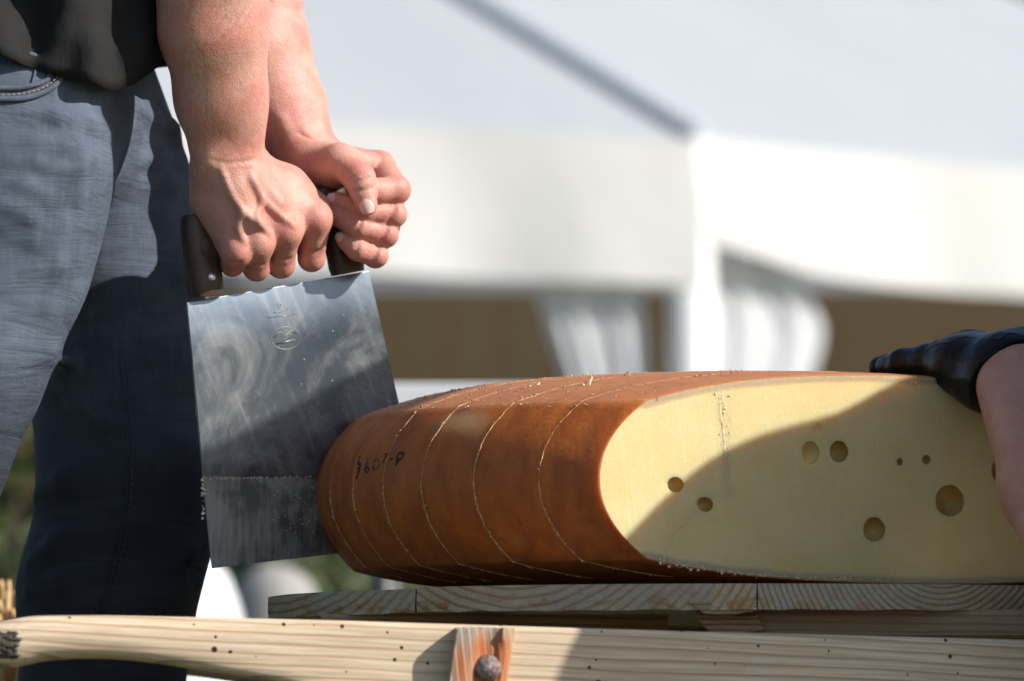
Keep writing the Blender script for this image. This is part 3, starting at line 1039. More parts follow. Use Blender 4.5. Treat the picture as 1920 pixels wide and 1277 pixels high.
# scored portion lines: crumbly pale ridges where each cut leaves the rind
MAT_CRUMB_ = M("cheese_crumb")
c = MAT_CRUMB_.coord()
MAT_CRUMB = MAT_CRUMB_.done(MAT_CRUMB_.mix(MAT_CRUMB_.ramp(MAT_CRUMB_.noise(c, 170, 4, 0.7), 0.35, 0.65), (0.46, 0.17, 0.045), (0.60, 0.41, 0.21)), 0.7)
mid_px = [620, 662, 718, 790, 888, 1010]
def plane_curve(cn):
    """points where the plane at offset cn meets the wheel, from under the wheel over the rim to the crown"""
    pts = []
    def left(r, z):
        if r * r - cn * cn < 1e-6: return None
        t = -math.sqrt(r * r - cn * cn)
        p2 = CC + NN * cn + DD * t
        return np.array([p2[0], p2[1], z])
    for r in np.linspace(RE * 0.80, RE, 26)[:-1]: pts.append((left(r, z_bot(r)), 'b'))
    for z in np.linspace(ZBE, ZTE, 90): pts.append((left(r_side(z), z), 's'))
    for r in np.linspace(RE, RE * 0.45, 60)[1:]: pts.append((left(r, z_top(r)), 't'))
    return [p for p in pts if p[0] is not None]
def wheel_normal(p):
    rv = np.array([p[0] - CC[0], p[1] - CC[1], 0]); rl = np.linalg.norm(rv)
    if p[2] > ZTE - 1e-4: return unit(0.25 * rv / rl + np.array([0, 0, 1]))
    if p[2] < ZBE + 1e-4: return unit(0.2 * rv / rl - np.array([0, 0, 1]))
    return unit(rv / rl + np.array([0, 0, 0.6 * (p[2] - ZM) / ZH]))
def crumb(c, s, rg):
    """a small irregular lump, 8 verts"""
    A = np.linalg.qr(rg.normal(0, 1, (3, 3)))[0]
    V = []
    for sx in (-1, 1):
        for sy in (-1, 1):
            for sz in (-1, 1):
                V.append(c + A @ (np.array([sx, sy, sz]) * s * (0.35 + 0.65 * rg.random(3))))
    return V, [(0, 1, 3, 2), (4, 6, 7, 5), (0, 4, 5, 1), (2, 3, 7, 6), (0, 2, 6, 4), (1, 5, 7, 3)]
rg = np.random.default_rng(21)
planes = []
for mp in mid_px:
    best = min(np.linspace(5, 70, 1500), key=lambda a: abs(960 + F_PX * (CC[0] - R * math.cos(math.radians(a))) / (CAM_D + CC[1] - R * math.sin(math.radians(a))) - mp))
    planes.append(float(R * math.sin(math.radians(best) - TH)))
for i, cn in enumerate(planes):
    cv = plane_curve(cn)
    V = []; Fq = []
    d3 = np.array([NN[0], NN[1], 0])
    for j, (p, kd) in enumerate(cv):
        w = 0.00045 + 0.00045 * rg.random(); hgt = 0.00012 + 0.00028 * rg.random()
        if p[2] < ZM: w *= 1.35; hgt *= 2.4
        w *= (0.50 + 0.06 * i) * (0.35 + 1.1 * float(vnoise(np.array([p]), 260)[0]) * (1.0 if p[2] > ZM else 1.3))
        hgt *= 0.3 + 1.3 * float(vnoise(np.array([p]) + 5.0, 330)[0])
        nn = wheel_normal(p)
        jit = d3 * (rg.normal(0, 0.0002) + 0.0016 * (float(vnoise(np.array([p]) + 9.0, 120)[0]) - 0.5))
        V += [p - d3 * w - nn * 0.0006 + jit, p - d3 * w * 0.4 + nn * hgt + jit, p + d3 * w * 0.5 + nn * hgt * (0.6 + 0.6 * rg.random()) + jit, p + d3 * w - nn * 0.0006 + jit]
    for j in range(len(cv) - 1):
        for k in range(3):
            Fq.append((j * 4 + k, j * 4 + k + 1, (j + 1) * 4 + k + 1, (j + 1) * 4 + k))
    parts = [(V, Fq)]
    for j in range(150):
        p, kd = cv[int(rg.integers(0, len(cv) - 1))]
        if kd == 's' and p[2] > ZM and rg.random() < 0.75: continue
        parts.append(crumb(p + wheel_normal(p) * 0.0004 + d3 * rg.normal(0, 0.0007), 0.0003 + 0.0010 * rg.random() ** 3, rg))
    obj("score_line", *merge(parts), MAT_CRUMB, wheel, smooth=False)
# crumbs and flakes scattered over rim, arris and cut face
def rim_hit(px, py):
    lo = None
    for y in np.arange(-0.25, 0.5, 0.0015):
        p = P(px, py, y)
        r = math.hypot(p[0] - CC[0], p[1] - CC[1])
        if z_bot(r) <= p[2] <= z_top(r) and (r < RE or r < r_side(min(max(p[2], ZBE), ZTE))) and np.dot(p[:2] - CC, NN) <= FACE_C:
            return p
    return None
parts = []
for i in range(420):
    px = 700 + rg.random() * 560; py = 720 + rg.random() * 45
    p = rim_hit(px, py)
    if p is None: continue
    parts.append(crumb(p, 0.00035 + 0.0007 * rg.random() ** 3, rg))
V, Fq = merge(parts)
tag(obj("crumbs", V, Fq, MAT_CRUMB, wheel, smooth=False), kind="stuff")
parts = []
for i in range(160):   # lower edge of the face, torn rind
    px = 1236 + rg.random() ** 1.3 * 420
    py = 1054 + 36 * (1 - math.exp(-(px - 1236) / 170)) + rg.normal(0, 2)
    parts.append(crumb(face_pt(px, py, -0.0001), 0.0003 + 0.0009 * rg.random() ** 3, rg))
for i in range(150):   # torn seam down the face
    t = rg.random()
    px = 1352 + 14 * t + rg.normal(0, 3 + 6 * (1 - t) * (rg.random() < 0.4)); py = 738 + 200 * t ** 1.3
    parts.append(crumb(face_pt(px, py, -0.0002), 0.0002 + 0.0008 * rg.random() ** 3 * (1.3 - t), rg))
MAT_FLAKE = simple("pale_flakes", (0.80, 0.70, 0.47), 0.6, 0.12, 300, Subsurface_Weight=0.5, Subsurface_Scale=0.004)
V, Fq = merge(parts)
tag(obj("crumbs", V, Fq, MAT_FLAKE, wheel, smooth=False), kind="stuff")
# thin cut marks on the face: ridges of smeared paste
MAT_PASTE = simple("smeared_paste", (0.76, 0.61, 0.32), 0.5, 0.1, 200, Subsurface_Weight=0.5, Subsurface_Scale=0.004)
def face_ridge(pts, w, h, name):
    c = spline(pts, 60)
    V = []; Fq = []
    for j, (x, y) in enumerate(c):
        p = face_pt(x, y); q = face_pt(*(c[min(j + 1, 59)]))
        q0 = face_pt(*(c[max(j - 1, 0)]))
        t = unit(q - q0); sd = np.cross(t, F3)
        ww = w * (0.6 + 0.8 * rg.random()); e = math.sin(math.pi * min(1, max(0.02, j / 59))) ** 0.4
        V += [p - sd * ww - F3 * 0.0003, p - sd * ww * 0.1 + F3 * h * e * (0.5 + rg.random() * 0.6), p + sd * ww - F3 * 0.0003]
    for j in range(59):
        for k in range(2): Fq.append((j * 3 + k, j * 3 + k + 1, (j + 1) * 3 + k + 1, (j + 1) * 3 + k))
    obj(name, V, Fq, MAT_PASTE, wheel)
face_ridge([(1352, 738), (1351, 775), (1356, 810), (1360, 860), (1362, 900), (1368, 925)], 0.0012, 0.0011, "cut_ridge")
face_ridge([(1372, 735), (1370, 800), (1368, 860), (1370, 925)], 0.0008, 0.0005, "cut_ridge")
face_ridge([(1312, 958), (1290, 975), (1262, 1000), (1250, 1025), (1244, 1052)], 0.0012, 0.0007, "cut_ridge")
face_ridge([(1325, 932), (1345, 930), (1368, 925), (1386, 920)], 0.0008, 0.0004, "cut_ridge")
# handwritten number on the rind
MAT_INK = simple("black_ink", (0.012, 0.012, 0.018), 0.6)
def stroke(pts, w):
    c = spline(pts, 26)
    P3_ = []
    for x, y in c:
        p = rim_hit(x, y)
        if p is None: continue
        P3_.append(p - wheel_normal(p) * 0.0002)
    return tube(P3_, [w * (0.7 + 0.6 * rg.random()) for _ in P3_], 6)
st = [stroke([(676, 854), (672, 866), (677, 872), (674, 882), (670, 894), (667, 897)], 0.0010),
      stroke([(672, 868), (676, 875), (671, 880)], 0.0010),
      stroke([(690, 860), (687, 872), (685, 882), (688, 886), (692, 881), (689, 876), (685, 879)], 0.0009),
      stroke([(706, 861), (701, 868), (700, 877), (703, 882), (709, 877), (711, 868), (710, 862), (706, 861)], 0.00085),
      stroke([(720, 853), (725, 852), (721, 862), (717, 871)], 0.0009),
      stroke([(731, 862), (737, 860)], 0.0011),
      stroke([(751, 849), (746, 853), (745, 860), (750, 862), (756, 856), (756, 850), (751, 849)], 0.0010),
      stroke([(749, 861), (746, 866), (742, 873), (745, 862)], 0.0011)]
obj("handwritten_number", *merge(st), MAT_INK, wheel)

# curled shavings lying on top
MAT_SHAVE = simple("cheese_shaving", (0.78, 0.66, 0.42), 0.5, 0.1, 200, Subsurface_Weight=0.5, Subsurface_Scale=0.003)
def shaving(px, py, hgt, lean, label):
    base = None
    for dy_ in range(0, 40):
        base = rim_hit(px, py + dy_)
        if base is not None: break
    b = base + np.array([0, 0, -0.0008])
    path = spline([b, b + np.array([lean * 0.2, 0, hgt * 0.35]), b + np.array([lean * 0.9, 0.001, hgt * 0.75]), b + np.array([lean * 0.7, 0.002, hgt])], 12)
    v, f = tube(path, np.linspace(0.0016, 0.0004, 12), 8, squash=0.5)
    parts = [(v, f)]
    for i in range(5): parts.append(crumb(b + rg.normal(0, 0.0012, 3) * np.array([2, 1, 0.3]), 0.0012, rg))
    o = obj("cheese_shaving", *merge(parts), MAT_SHAVE)
    tag(o, label, "shaving", "shavings on the cheese")
shaving(1104, 722, 0.0085, 0.0024, "tall curled pale shaving standing on the cheese's top edge")
shaving(1005, 722, 0.0030, 0.003, "short pale shaving lying on a scored line of the cheese's top edge")
shaving(955, 730, 0.0016, 0.002, "tiny flat pale flake lying near the knife on the cheese's top edge")
shaving(1708, 716, 0.0018, 0.003, "small pale flake lying under the black glove on the cheese")

# ------------------------------------------------------------------ the two-handled cheese knife
bp = CC + NN * BLADE_C
def blade_pt(px, py, off=0.0):
    d = ray(px, py); o = np.array([0, -CAM_D, CAM_Z])
    n3_ = np.array([NN[0], NN[1], 0])
    t = (np.dot(n3_, np.array([bp[0], bp[1], 0])) - np.dot(n3_, o)) / np.dot(n3_, d)
    return o + d * t + n3_ * off
m = M("blade_steel")
geo = m.n("ShaderNodeNewGeometry").outputs["Position"]
def dotv(v):
    nd = m.n("ShaderNodeVectorMath", operation='DOT_PRODUCT'); m.l(geo, nd.inputs[0]); nd.inputs[1].default_value = tuple(v); return nd.outputs["Value"]
sdir = unit(np.array([DD[0] * 0.45, DD[1] * 0.45, -1.0]))      # slanting wipe marks
tdir = unit(np.array([DD[0], DD[1], 0.45]))
cv_ = m.n("ShaderNodeCombineXYZ")
m.l(m.math('MULTIPLY', dotv(sdir), 14.0), cv_.inputs[0]); m.l(m.math('MULTIPLY', dotv(tdir), 150.0), cv_.inputs[1])
streak = m.noise(cv_.outputs[0], 1.0, 4, 0.6)
c = m.coord()
cloud = m.noise(c, 24, 4, 0.6)
spots = m.ramp(m.voro(c, 130), 0.085, 0.05)
spots = m.math('MULTIPLY', spots, m.ramp(m.noise(c, 45, 2), 0.55, 0.65))
zz = m.sep(geo)[2]
EDGE_Z = float(blade_pt(470, 895)[2])
low = m.ramp(zz, EDGE_Z + 0.001, EDGE_Z - 0.001)
cv2 = m.n("ShaderNodeCombineXYZ")
m.l(m.math('MULTIPLY', dotv((DD[0], DD[1], 0)), 260.0), cv2.inputs[0]); m.l(m.math('MULTIPLY', zz, 22.0), cv2.inputs[1])
vst = m.noise(cv2.outputs[0], 1.0, 4, 0.65)
smear = m.math('MULTIPLY', m.ramp(streak, 0.50, 0.72), m.ramp(cloud, 0.38, 0.62))
smear = m.math('ADD', m.math('ADD', m.math('MULTIPLY', m.ramp(m.noise(c, 13, 5, 0.7, 1.5), 0.40, 0.75), 0.20), m.math('MULTIPLY', smear, 0.13)), m.math('MULTIPLY', spots, 0.35))
lows = m.math('MULTIPLY', low, m.math('ADD', 0.10, m.math('MULTIPLY', m.ramp(m.math('MULTIPLY', vst, m.ramp(cloud, 0.25, 0.6)), 0.15, 0.6), 0.28)))
smear = m.math('ADD', m.math('MULTIPLY', smear, m.math('SUBTRACT', 1.0, low)), lows, clamp=True)
fat = m.n("ShaderNodeBsdfPrincipled"); m.setv(fat.inputs["Base Color"], (0.62, 0.60, 0.56)); fat.inputs["Roughness"].default_value = 0.45
m.done(m.mix(m.ramp(cloud, 0.3, 0.7), (0.125, 0.158, 0.195), (0.175, 0.208, 0.245)), m.math('ADD', 0.22, m.math('MULTIPLY', streak, 0.08)), m.bump(streak, 0.10, 0.0006), Metallic=0.85)
mx = m.n("ShaderNodeMixShader"); m.l(smear, mx.inputs[0]); m.l(m.b.outputs[0], mx.inputs[1]); m.l(fat.outputs[0], mx.inputs[2]); m.l(mx.outputs[0], m.out.inputs[0])
MAT_STEEL = m.m
MAT_FAT = simple("cheese_fat", (0.66, 0.63, 0.55), 0.5, 0.2, 200, 0.4, 700)
MAT_ENGRAVE = simple("engraved_steel", (0.27, 0.28, 0.29), 0.45, 0.1, Metallic=0.8)
m = M("dark_handle_wood")
c = m.coord((1, 1, 0.2))
f = m.noise(c, 160, 4, 0.6)
MAT_HANDLE = m.done(m.mix(f, (0.022, 0.014, 0.012), (0.095, 0.048, 0.032)), 0.42, m.bump(f, 0.35, 0.0008))
MAT_RIVET = simple("rivet_metal", (0.75, 0.75, 0.76), 0.3, 0.05, Metallic=0.9)

K0 = blade_pt(520, 780)
knife = thing("cheese_knife", tuple(K0), "broad rectangular steel cheese knife with dark wooden handle sunk into the rind", "knife")
TL, TR_, BR, BL = blade_pt(350, 567), blade_pt(690, 508), blade_pt(806, 1017), blade_pt(397, 1066)
def bl(u, v):
    a = TL * (1 - u) + TR_ * u; b = BL * (1 - u) + BR * u
    return a * (1 - v) + b * v
V = []; Fq = []
vv = [0, 0.004, 0.2, 0.4, 0.6, 0.664, 0.668, 0.85, 0.975, 1.0]
hw = [0.0010, 0.0013, 0.0013, 0.0013, 0.0013, 0.0013, 0.00105, 0.0009, 0.0006, 0.0001]
NU = 14
for sgn in (1, -1):
    for j, v in enumerate(vv):
        for i in range(NU + 1):
            V.append(bl(i / NU, v) + F3 * hw[j] * sgn)
n1_ = len(vv) * (NU + 1)
for j in range(len(vv) - 1):
    for i in range(NU):
        a = j * (NU + 1) + i
        Fq.append((a, a + NU + 1, a + NU + 2, a + 1))
        b = n1_ + a
        Fq.append((b, b + 1, b + NU + 2, b + NU + 1))
for j in range(len(vv) - 1):
    a = j * (NU + 1); Fq.append((a, n1_ + a, n1_ + a + NU + 1, a + NU + 1))
    a = j * (NU + 1) + NU; Fq.append((a, a + NU + 1, n1_ + a + NU + 1, n1_ + a))
for i in range(NU):
    Fq.append((i, i + 1, n1_ + i + 1, n1_ + i))
    a = (len(vv) - 1) * (NU + 1) + i; Fq.append((a, n1_ + a, n1_ + a + 1, a + 1))
blade = obj("blade", V, Fq, MAT_STEEL, knife, True, 20)
# fat line and flecks left by earlier cuts
parts = []
for i in range(90):
    x = 380 + 212 * rg.random()
    parts.append(crumb(blade_pt(x, 898 - 4 * (x - 380) / 212 + rg.normal(0, 1.0), 0.0011), 0.0002 + 0.0005 * rg.random() ** 2, rg))
for i in range(26):
    parts.append(crumb(blade_pt(380 + rg.normal(0, 1.5), 930 + rg.normal(0, 22), 0.0004), 0.0004 + 0.0009 * rg.random(), rg))
for i in range(60):
    parts.append(crumb(blade_pt(370 + 330 * rg.random(), 580 + 250 * rg.random(), 0.0011), 0.00012 + 0.0005 * rg.random() ** 3, rg))
for i in range(120):
    parts.append(crumb(blade_pt(500 + 95 * rg.random() ** 0.7, 905 + 100 * rg.random(), 0.0009), 0.00012 + 0.00045 * rg.random() ** 3, rg))
v_, f_ = merge(parts)
fl = obj("fat_flecks", v_, f_, MAT_FAT, blade, smooth=False); fl["kind"] = "stuff"
def face_ring(cx, cy, rx, ry, w, off, name):
    pts = [blade_pt(cx + rx * math.cos(a), cy + ry * math.sin(a), off) for a in np.linspace(0, 2 * math.pi, 49)]
    return tube(pts, w, 6, cap=False)
em = [face_ring(534, 634, 28, 21, 0.00028, 0.0013, "e"),
      tube([blade_pt(516, 645, 0.0013), blade_pt(552, 637, 0.0013)], 0.0007, 6),
      tube([blade_pt(x, y, 0.0013) for x, y in ((512, 633), (524, 622), (534, 630), (546, 619), (557, 627))], 0.0004, 6)]
obj("emblem", *merge(em), MAT_ENGRAVE, blade)
em = [tube(spline([blade_pt(x, y, 0.0013) for x, y in ((512, 586), (524, 585), (535, 582), (541, 575))], 12), 0.0004, 6),
      tube([blade_pt(500, 596, 0.0013), blade_pt(556, 589, 0.0013)], 0.0003, 6),
      tube(spline([blade_pt(x, y, 0.0013) for x, y in ((518, 573), (522, 569), (526, 573), (521, 577))], 12), 0.0003, 6)]
obj("engraved_mark", *merge(em), MAT_ENGRAVE, blade)

def bar(path_px, halfw, halfd, name, mat, taper=None, n=14):
    """handle stave: rounded-rectangle section swept in the blade's plane"""
    c = [blade_pt(x, y) for x, y in path_px]
    c = spline(c, n)
    V = []; Fq = []
    NK = 16
    for i in range(n):
        t = unit(c[min(i + 1, n - 1)] - c[max(i - 1, 0)])
        s_ = unit(np.cross(t, F3))
        k = 1.0 if taper is None else float(np.interp(i / (n - 1), *taper))
        if i in (0, n - 1): k *= 0.92
        for j in range(NK):
            a = 2 * math.pi * (j + 0.5) / NK
            ca, sa = math.cos(a), math.sin(a)
            V.append(c[i] + s_ * halfw * k * math.copysign(abs(ca) ** 0.55, ca) + F3 * halfd * k * math.copysign(abs(sa) ** 0.55, sa))
    for i in range(n - 1):
        for j in range(NK):
            j2 = (j + 1) % NK
            Fq.append((i * NK + j, i * NK + j2, (i + 1) * NK + j2, (i + 1) * NK + j))
    Fq.append(tuple(range(NK))[::-1]); Fq.append(tuple((n - 1) * NK + j for j in range(NK)))
    return obj(name, V, Fq, mat, knife, True, 60)
h1 = bar([(387, 556), (381, 500), (372, 440), (372, 405)], 0.0138, 0.010, "handle_post", MAT_HANDLE)
h2 = bar([(652, 512), (640, 450), (622, 390), (612, 350)], 0.0140, 0.010, "handle_post", MAT_HANDLE)
bar([(366, 462), (450, 462), (540, 443), (628, 420)], 0.0125, 0.0115, "handle_grip", MAT_HANDLE)
for (x, y) in ((387, 521),):
    p = blade_pt(x, y, 0.0098)
    V = []; Fq = []
    for j in range(5):
        a = j / 4 * math.pi / 2
        for k in range(16):
            t = 2 * math.pi * k / 16
            V.append(p + 0.0034 * math.cos(a) * (math.cos(t) * D3 + math.sin(t) * np.array([0, 0, 1])) + F3 * 0.0014 * math.sin(a))
    for j in range(4):
        for k in range(16):
            Fq.append((j * 16 + k, j * 16 + (k + 1) % 16, (j + 1) * 16 + (k + 1) % 16, (j + 1) * 16 + k))
    obj("rivet", V, Fq, MAT_RIVET, h1)
# ------------------------------------------------------------------ skin, cloth
def skin(name, base, pink, sss=0.18):
    m = M(name)
    c = m.coord()
    f = m.noise(c, 38, 4, 0.6)
    f2 = m.noise(c, 150, 3, 0.6)
    fine = m.noise(c, 900, 3, 0.7)
    cells = m.voro(c, 750)
    col = m.mix(m.ramp(f, 0.32, 0.68), base, pink)
    col = m.mix(m.math('MULTIPLY', m.ramp(f2, 0.5, 0.8), 0.35), col, tuple(x * 0.8 for x in pink))
    at = m.n("ShaderNodeAttribute"); at.attribute_name = "redness"
    col = m.mix(m.math('MULTIPLY', at.outputs["Fac"], 0.38), col, (0.60, 0.185, 0.14))
    h = m.math('ADD', m.math('MULTIPLY', fine, 0.6), m.math('MULTIPLY', cells, 0.5))
    n1 = m.bump(m.noise(c, 95, 4, 0.65), 0.25, 0.003)
    mm = m.done(col, m.math('ADD', 0.40, m.math('MULTIPLY', fine, 0.18)), m.bump(h, 0.45, 0.0008, n1), Subsurface_Weight=sss, Subsurface_Scale=0.004, Specular_IOR_Level=0.42)
    m.b.inputs["Subsurface Radius"].default_value = (1.0, 0.36, 0.22)
    return mm
MAT_SKIN = skin("skin", (0.61, 0.345, 0.270), (0.585, 0.245, 0.195))
MAT_SKIN2 = skin("skin_arm", (0.56, 0.31, 0.235), (0.52, 0.24, 0.185))
MAT_NAIL = simple("fingernail", (0.74, 0.47, 0.41), 0.28, 0.05, Subsurface_Weight=0.2, Subsurface_Scale=0.002)
MAT_HAIR = simple("arm_hair", (0.42, 0.26, 0.14), 0.4)
MAT_HEADHAIR = simple("head_hair", (0.10, 0.06, 0.035), 0.6, 0.3, 80, 0.8, 300)
MAT_RING = simple("silver_ring", (0.8, 0.8, 0.8), 0.2, 0.05, Metallic=1.0)

m = M("denim")
c = m.coord()
tw = m.n("ShaderNodeTexWave", wave_type='BANDS', bands_direction='DIAGONAL'); m.l(m.coord((1, 0.6, 1)), tw.inputs[0])
tw.inputs["Scale"].default_value = 420; tw.inputs["Distortion"].default_value = 1.5; tw.inputs["Detail"].default_value = 2; tw.inputs["Detail Scale"].default_value = 3
f = m.noise(c, 16, 4, 0.6)
slub = m.noise(m.coord((1, 1, 0.12)), 260, 3, 0.6)
wh = m.noise(m.coord((0.16, 0.16, 1), (0, 0.2, 0)), 50, 4, 0.6, 2.0)
fold = m.noise(m.coord((0.35, 0.35, 1), (0, 0.45, 0)), 26, 3, 0.5, 0.8)
SHADE_TOP, SHADE_LOW = float(P(0, 560, 0.1)[2]), float(P(0, 980, 0.1)[2])
unshaded = m.math('ADD', m.ramp(m.sep(c)[2], SHADE_LOW, SHADE_TOP), m.math('MULTIPLY', m.math('SUBTRACT', m.noise(c, 9, 3), 0.5), 0.5), clamp=True)
denim_blue = m.mix(m.ramp(f, 0.3, 0.7), (0.060, 0.080, 0.115), (0.120, 0.152, 0.210))
col = m.mix(unshaded, (0.016, 0.020, 0.032), denim_blue)     # shade painted in: denim darkened towards the lower legs
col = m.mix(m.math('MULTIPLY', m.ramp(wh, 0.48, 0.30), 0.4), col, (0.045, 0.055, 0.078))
col = m.mix(m.math('MULTIPLY', m.math('MULTIPLY', m.ramp(slub, 0.45, 0.7), 0.25), unshaded), col, (0.16, 0.195, 0.25))
col = m.mix(m.math('MULTIPLY', tw.outputs[1], 0.4), col, m.mix(unshaded, (0.010, 0.013, 0.02), (0.04, 0.05, 0.075)))
n0 = m.bump(fold, 0.35, 0.012)
n1_d = m.bump(wh, 0.40, 0.005, n0)
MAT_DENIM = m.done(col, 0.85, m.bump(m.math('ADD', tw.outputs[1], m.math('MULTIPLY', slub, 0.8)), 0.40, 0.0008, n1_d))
MAT_THREAD = simple("stitch_thread", (0.34, 0.20, 0.13), 0.7)
m = M("black_jersey")
c = m.coord()
fine = m.noise(c, 1500, 2)
f = m.noise(c, 25, 3)
MAT_JERSEY = m.done(m.mix(f, (0.0055, 0.0055, 0.006), (0.0105, 0.010, 0.0105)), 0.9, m.bump(fine, 0.3, 0.0006, m.bump(m.noise(m.coord((1, 1, 0.5), (0, 0.6, 0)), 30, 3, 0.5, 0.6), 0.3, 0.01)))
m = M("black_nitrile")
c = m.coord()
cre = m.noise(m.coord((1, 0.5, 0.45), (0.2, 0.7, 0.3)), 70, 2, 0.5, 1.0)
ridge = m.math('ABSOLUTE', m.math('SUBTRACT', cre, 0.5))
MAT_GLOVE = m.done((0.004, 0.004, 0.005), 0.34, m.bump(m.ramp(ridge, 0.05, 0.0), 0.10, 0.002, m.bump(m.noise(c, 1200, 2), 0.15, 0.0005)), Specular_IOR_Level=0.22)

def nail(p, axis, nrm, L, W, parent, name="fingernail"):
    """curved nail plate: p centre on the surface, axis to the fingertip, nrm outwards"""
    axis = unit(axis); nrm = unit(np.asarray(nrm) - np.dot(nrm, axis) * axis); sd = np.cross(axis, nrm)
    V = []; Fq = []
    n = 10
    for j in range(n + 1):
        for i in range(n + 1):
            u = (i / n - 0.5) * 2; v = (j / n - 0.5) * 2
            w = W / 2 * (1 - 0.22 * max(0, v) ** 3 - 0.12 * max(0, -v) ** 3)
            lx = L / 2 * v * (1 - 0.14 * u * u)
            ang = u * 0.95
            rr_ = W / 2 / math.sin(0.95)
            V.append(p + axis * lx + sd * (math.sin(ang) * rr_ * w / (W / 2)) + nrm * ((math.cos(ang) - 1) * rr_ * 0.9 + 0.0005 - 0.0007 * v * v))
    for j in range(n):
        for i in range(n):
            a = j * (n + 1) + i
            Fq.append((a, a + 1, a + n + 2, a + n + 1))
    return obj(name, V, Fq, MAT_NAIL, parent)

def J(*a): return P(*a)
def by(px): return blade_pt(px, 450)[1]

# ------------------------------------------------------------------ the man with the knife: bare arms and hands
def arm_near(F):
    """right arm, back of the hand to the camera, fist round the grip"""
    palm = F.new()
    # forearm: radius and ulna sides, oval towards the wrist
    F.chain(palm, [J(352, -330, -0.03), J(370, -60, -0.012), J(378, 60, 0.0), J(394, 190, 0.020), J(408, 285, 0.036)], [0.036, 0.0315, 0.0300, 0.0240, 0.0195], 0.02)
    F.chain(palm, [J(425, -330, -0.02), J(418, -60, 0.002), J(422, 60, 0.012), J(438, 190, 0.030), J(448, 285, 0.046)], [0.036, 0.0310, 0.0295, 0.0225, 0.0195], 0.02)
    F.chain(palm, [J(395, -330, 0.0), J(400, 0, 0.012), J(415, 150, 0.022), J(428, 250, 0.036)], [0.033, 0.032, 0.024, 0.016], 0.02)
    # ulna head, extensor cords
    F.cone(palm, J(388, 285, 0.022), J(393, 300, 0.020), 0.010, 0.009, 0.016)
    F.chain(palm, [J(430, 270, 0.026), J(470, 330, 0.032), J(520, 380, 0.044)], [0.004, 0.0036, 0.003], 0.012)
    F.chain(palm, [J(415, 275, 0.022), J(440, 350, 0.026), J(476, 420, 0.031)], [0.004, 0.0036, 0.003], 0.012)
    mcp = [J(592, 413, 0.074), J(536, 436, 0.057), J(483, 458, 0.046), J(443, 474, 0.040)]
    car = [J(462, 322, 0.052), J(441, 318, 0.044), J(420, 320, 0.040), J(403, 330, 0.038)]
    rad0 = [0.0140, 0.0145, 0.0145, 0.0145]; rad1 = [0.0122, 0.0122, 0.0118, 0.0112]
    for i in range(4):
        F.cone(palm, car[i], mcp[i] + np.array([0, 0.003, 0.002]), rad0[i], rad1[i], 0.016)
    # thick of the palm behind, heel of the hand, web of the thumb
    for i in range(4):
        F.cone(palm, car[i] + np.array([0, 0.018, 0]), mcp[i] + np.array([0, 0.016, 0.012]), 0.014, 0.010, 0.016)
    F.chain(palm, [J(398, 320, 0.046), J(400, 375, 0.050), J(424, 445, 0.058)], [0.0130, 0.0148, 0.0115], 0.014)
    F.chain(palm, [J(475, 322, 0.062), J(535, 352, 0.082), J(570, 382, 0.094)], [0.014, 0.0150, 0.011], 0.014)
    # thumb, mostly hidden behind the grip
    th = F.new()
    F.chain(th, [J(480, 335, 0.070), J(545, 385, 0.108), J(556, 430, 0.130), J(540, 462, 0.138)], [0.015, 0.012, 0.0105, 0.009], 0.006)
    pip = [J(584, 484, 0.094), J(527, 496, 0.080), J(481, 502, 0.069), J(436, 495, 0.060)]
    dip = [J(580, 476, 0.126), J(530, 484, 0.112), J(484, 490, 0.100), J(440, 484, 0.085)]
    tip = [J(577, 446, 0.136), J(530, 456, 0.124), J(486, 462, 0.110), J(444, 462, 0.094)]
    rf = [(0.0118, 0.0103, 0.0092, 0.008), (0.0118, 0.0105, 0.0093, 0.0082), (0.0114, 0.0102, 0.009, 0.008), (0.0105, 0.0092, 0.008, 0.0072)]
    U = None
    for i in range(4):
        g = F.new()
        F.chain(g, [mcp[i], pip[i], dip[i], tip[i]], rf[i], 0.003)
        # knuckle head standing up on the back of the hand
        kb = [0.0096, 0.0090, 0.0088, 0.0084][i]
        F.cone(g, mcp[i] + np.array([0.0, -0.0048, 0.0010]), mcp[i] + np.array([0, -0.002, 0.003]), kb, kb * 0.9, 0.006)
        F.cone(g, pip[i] + np.array([0, -0.0020, -0.0005]), pip[i], rf[i][1] * 0.93, rf[i][1], 0.003)
        U = g if U is None else smin(U, g, 0.0014)
    # varying blend: soft at the knuckles, crisp elsewhere
    hand = smin(palm, th, 0.008)
    X, Y, Z = F.grids((slice(None),) * 3)
    dm = np.full(hand.shape, 1.0, np.float32)
    for i in range(4):
        dm = np.minimum(dm, np.sqrt((X - mcp[i][0]) ** 2 + (Y - mcp[i][1]) ** 2 + (Z - mcp[i][2]) ** 2))
    kv = np.clip((0.026 - dm) / 0.014, 0, 1) * 0.0075 + 0.0012
    return smin(hand, U, kv)

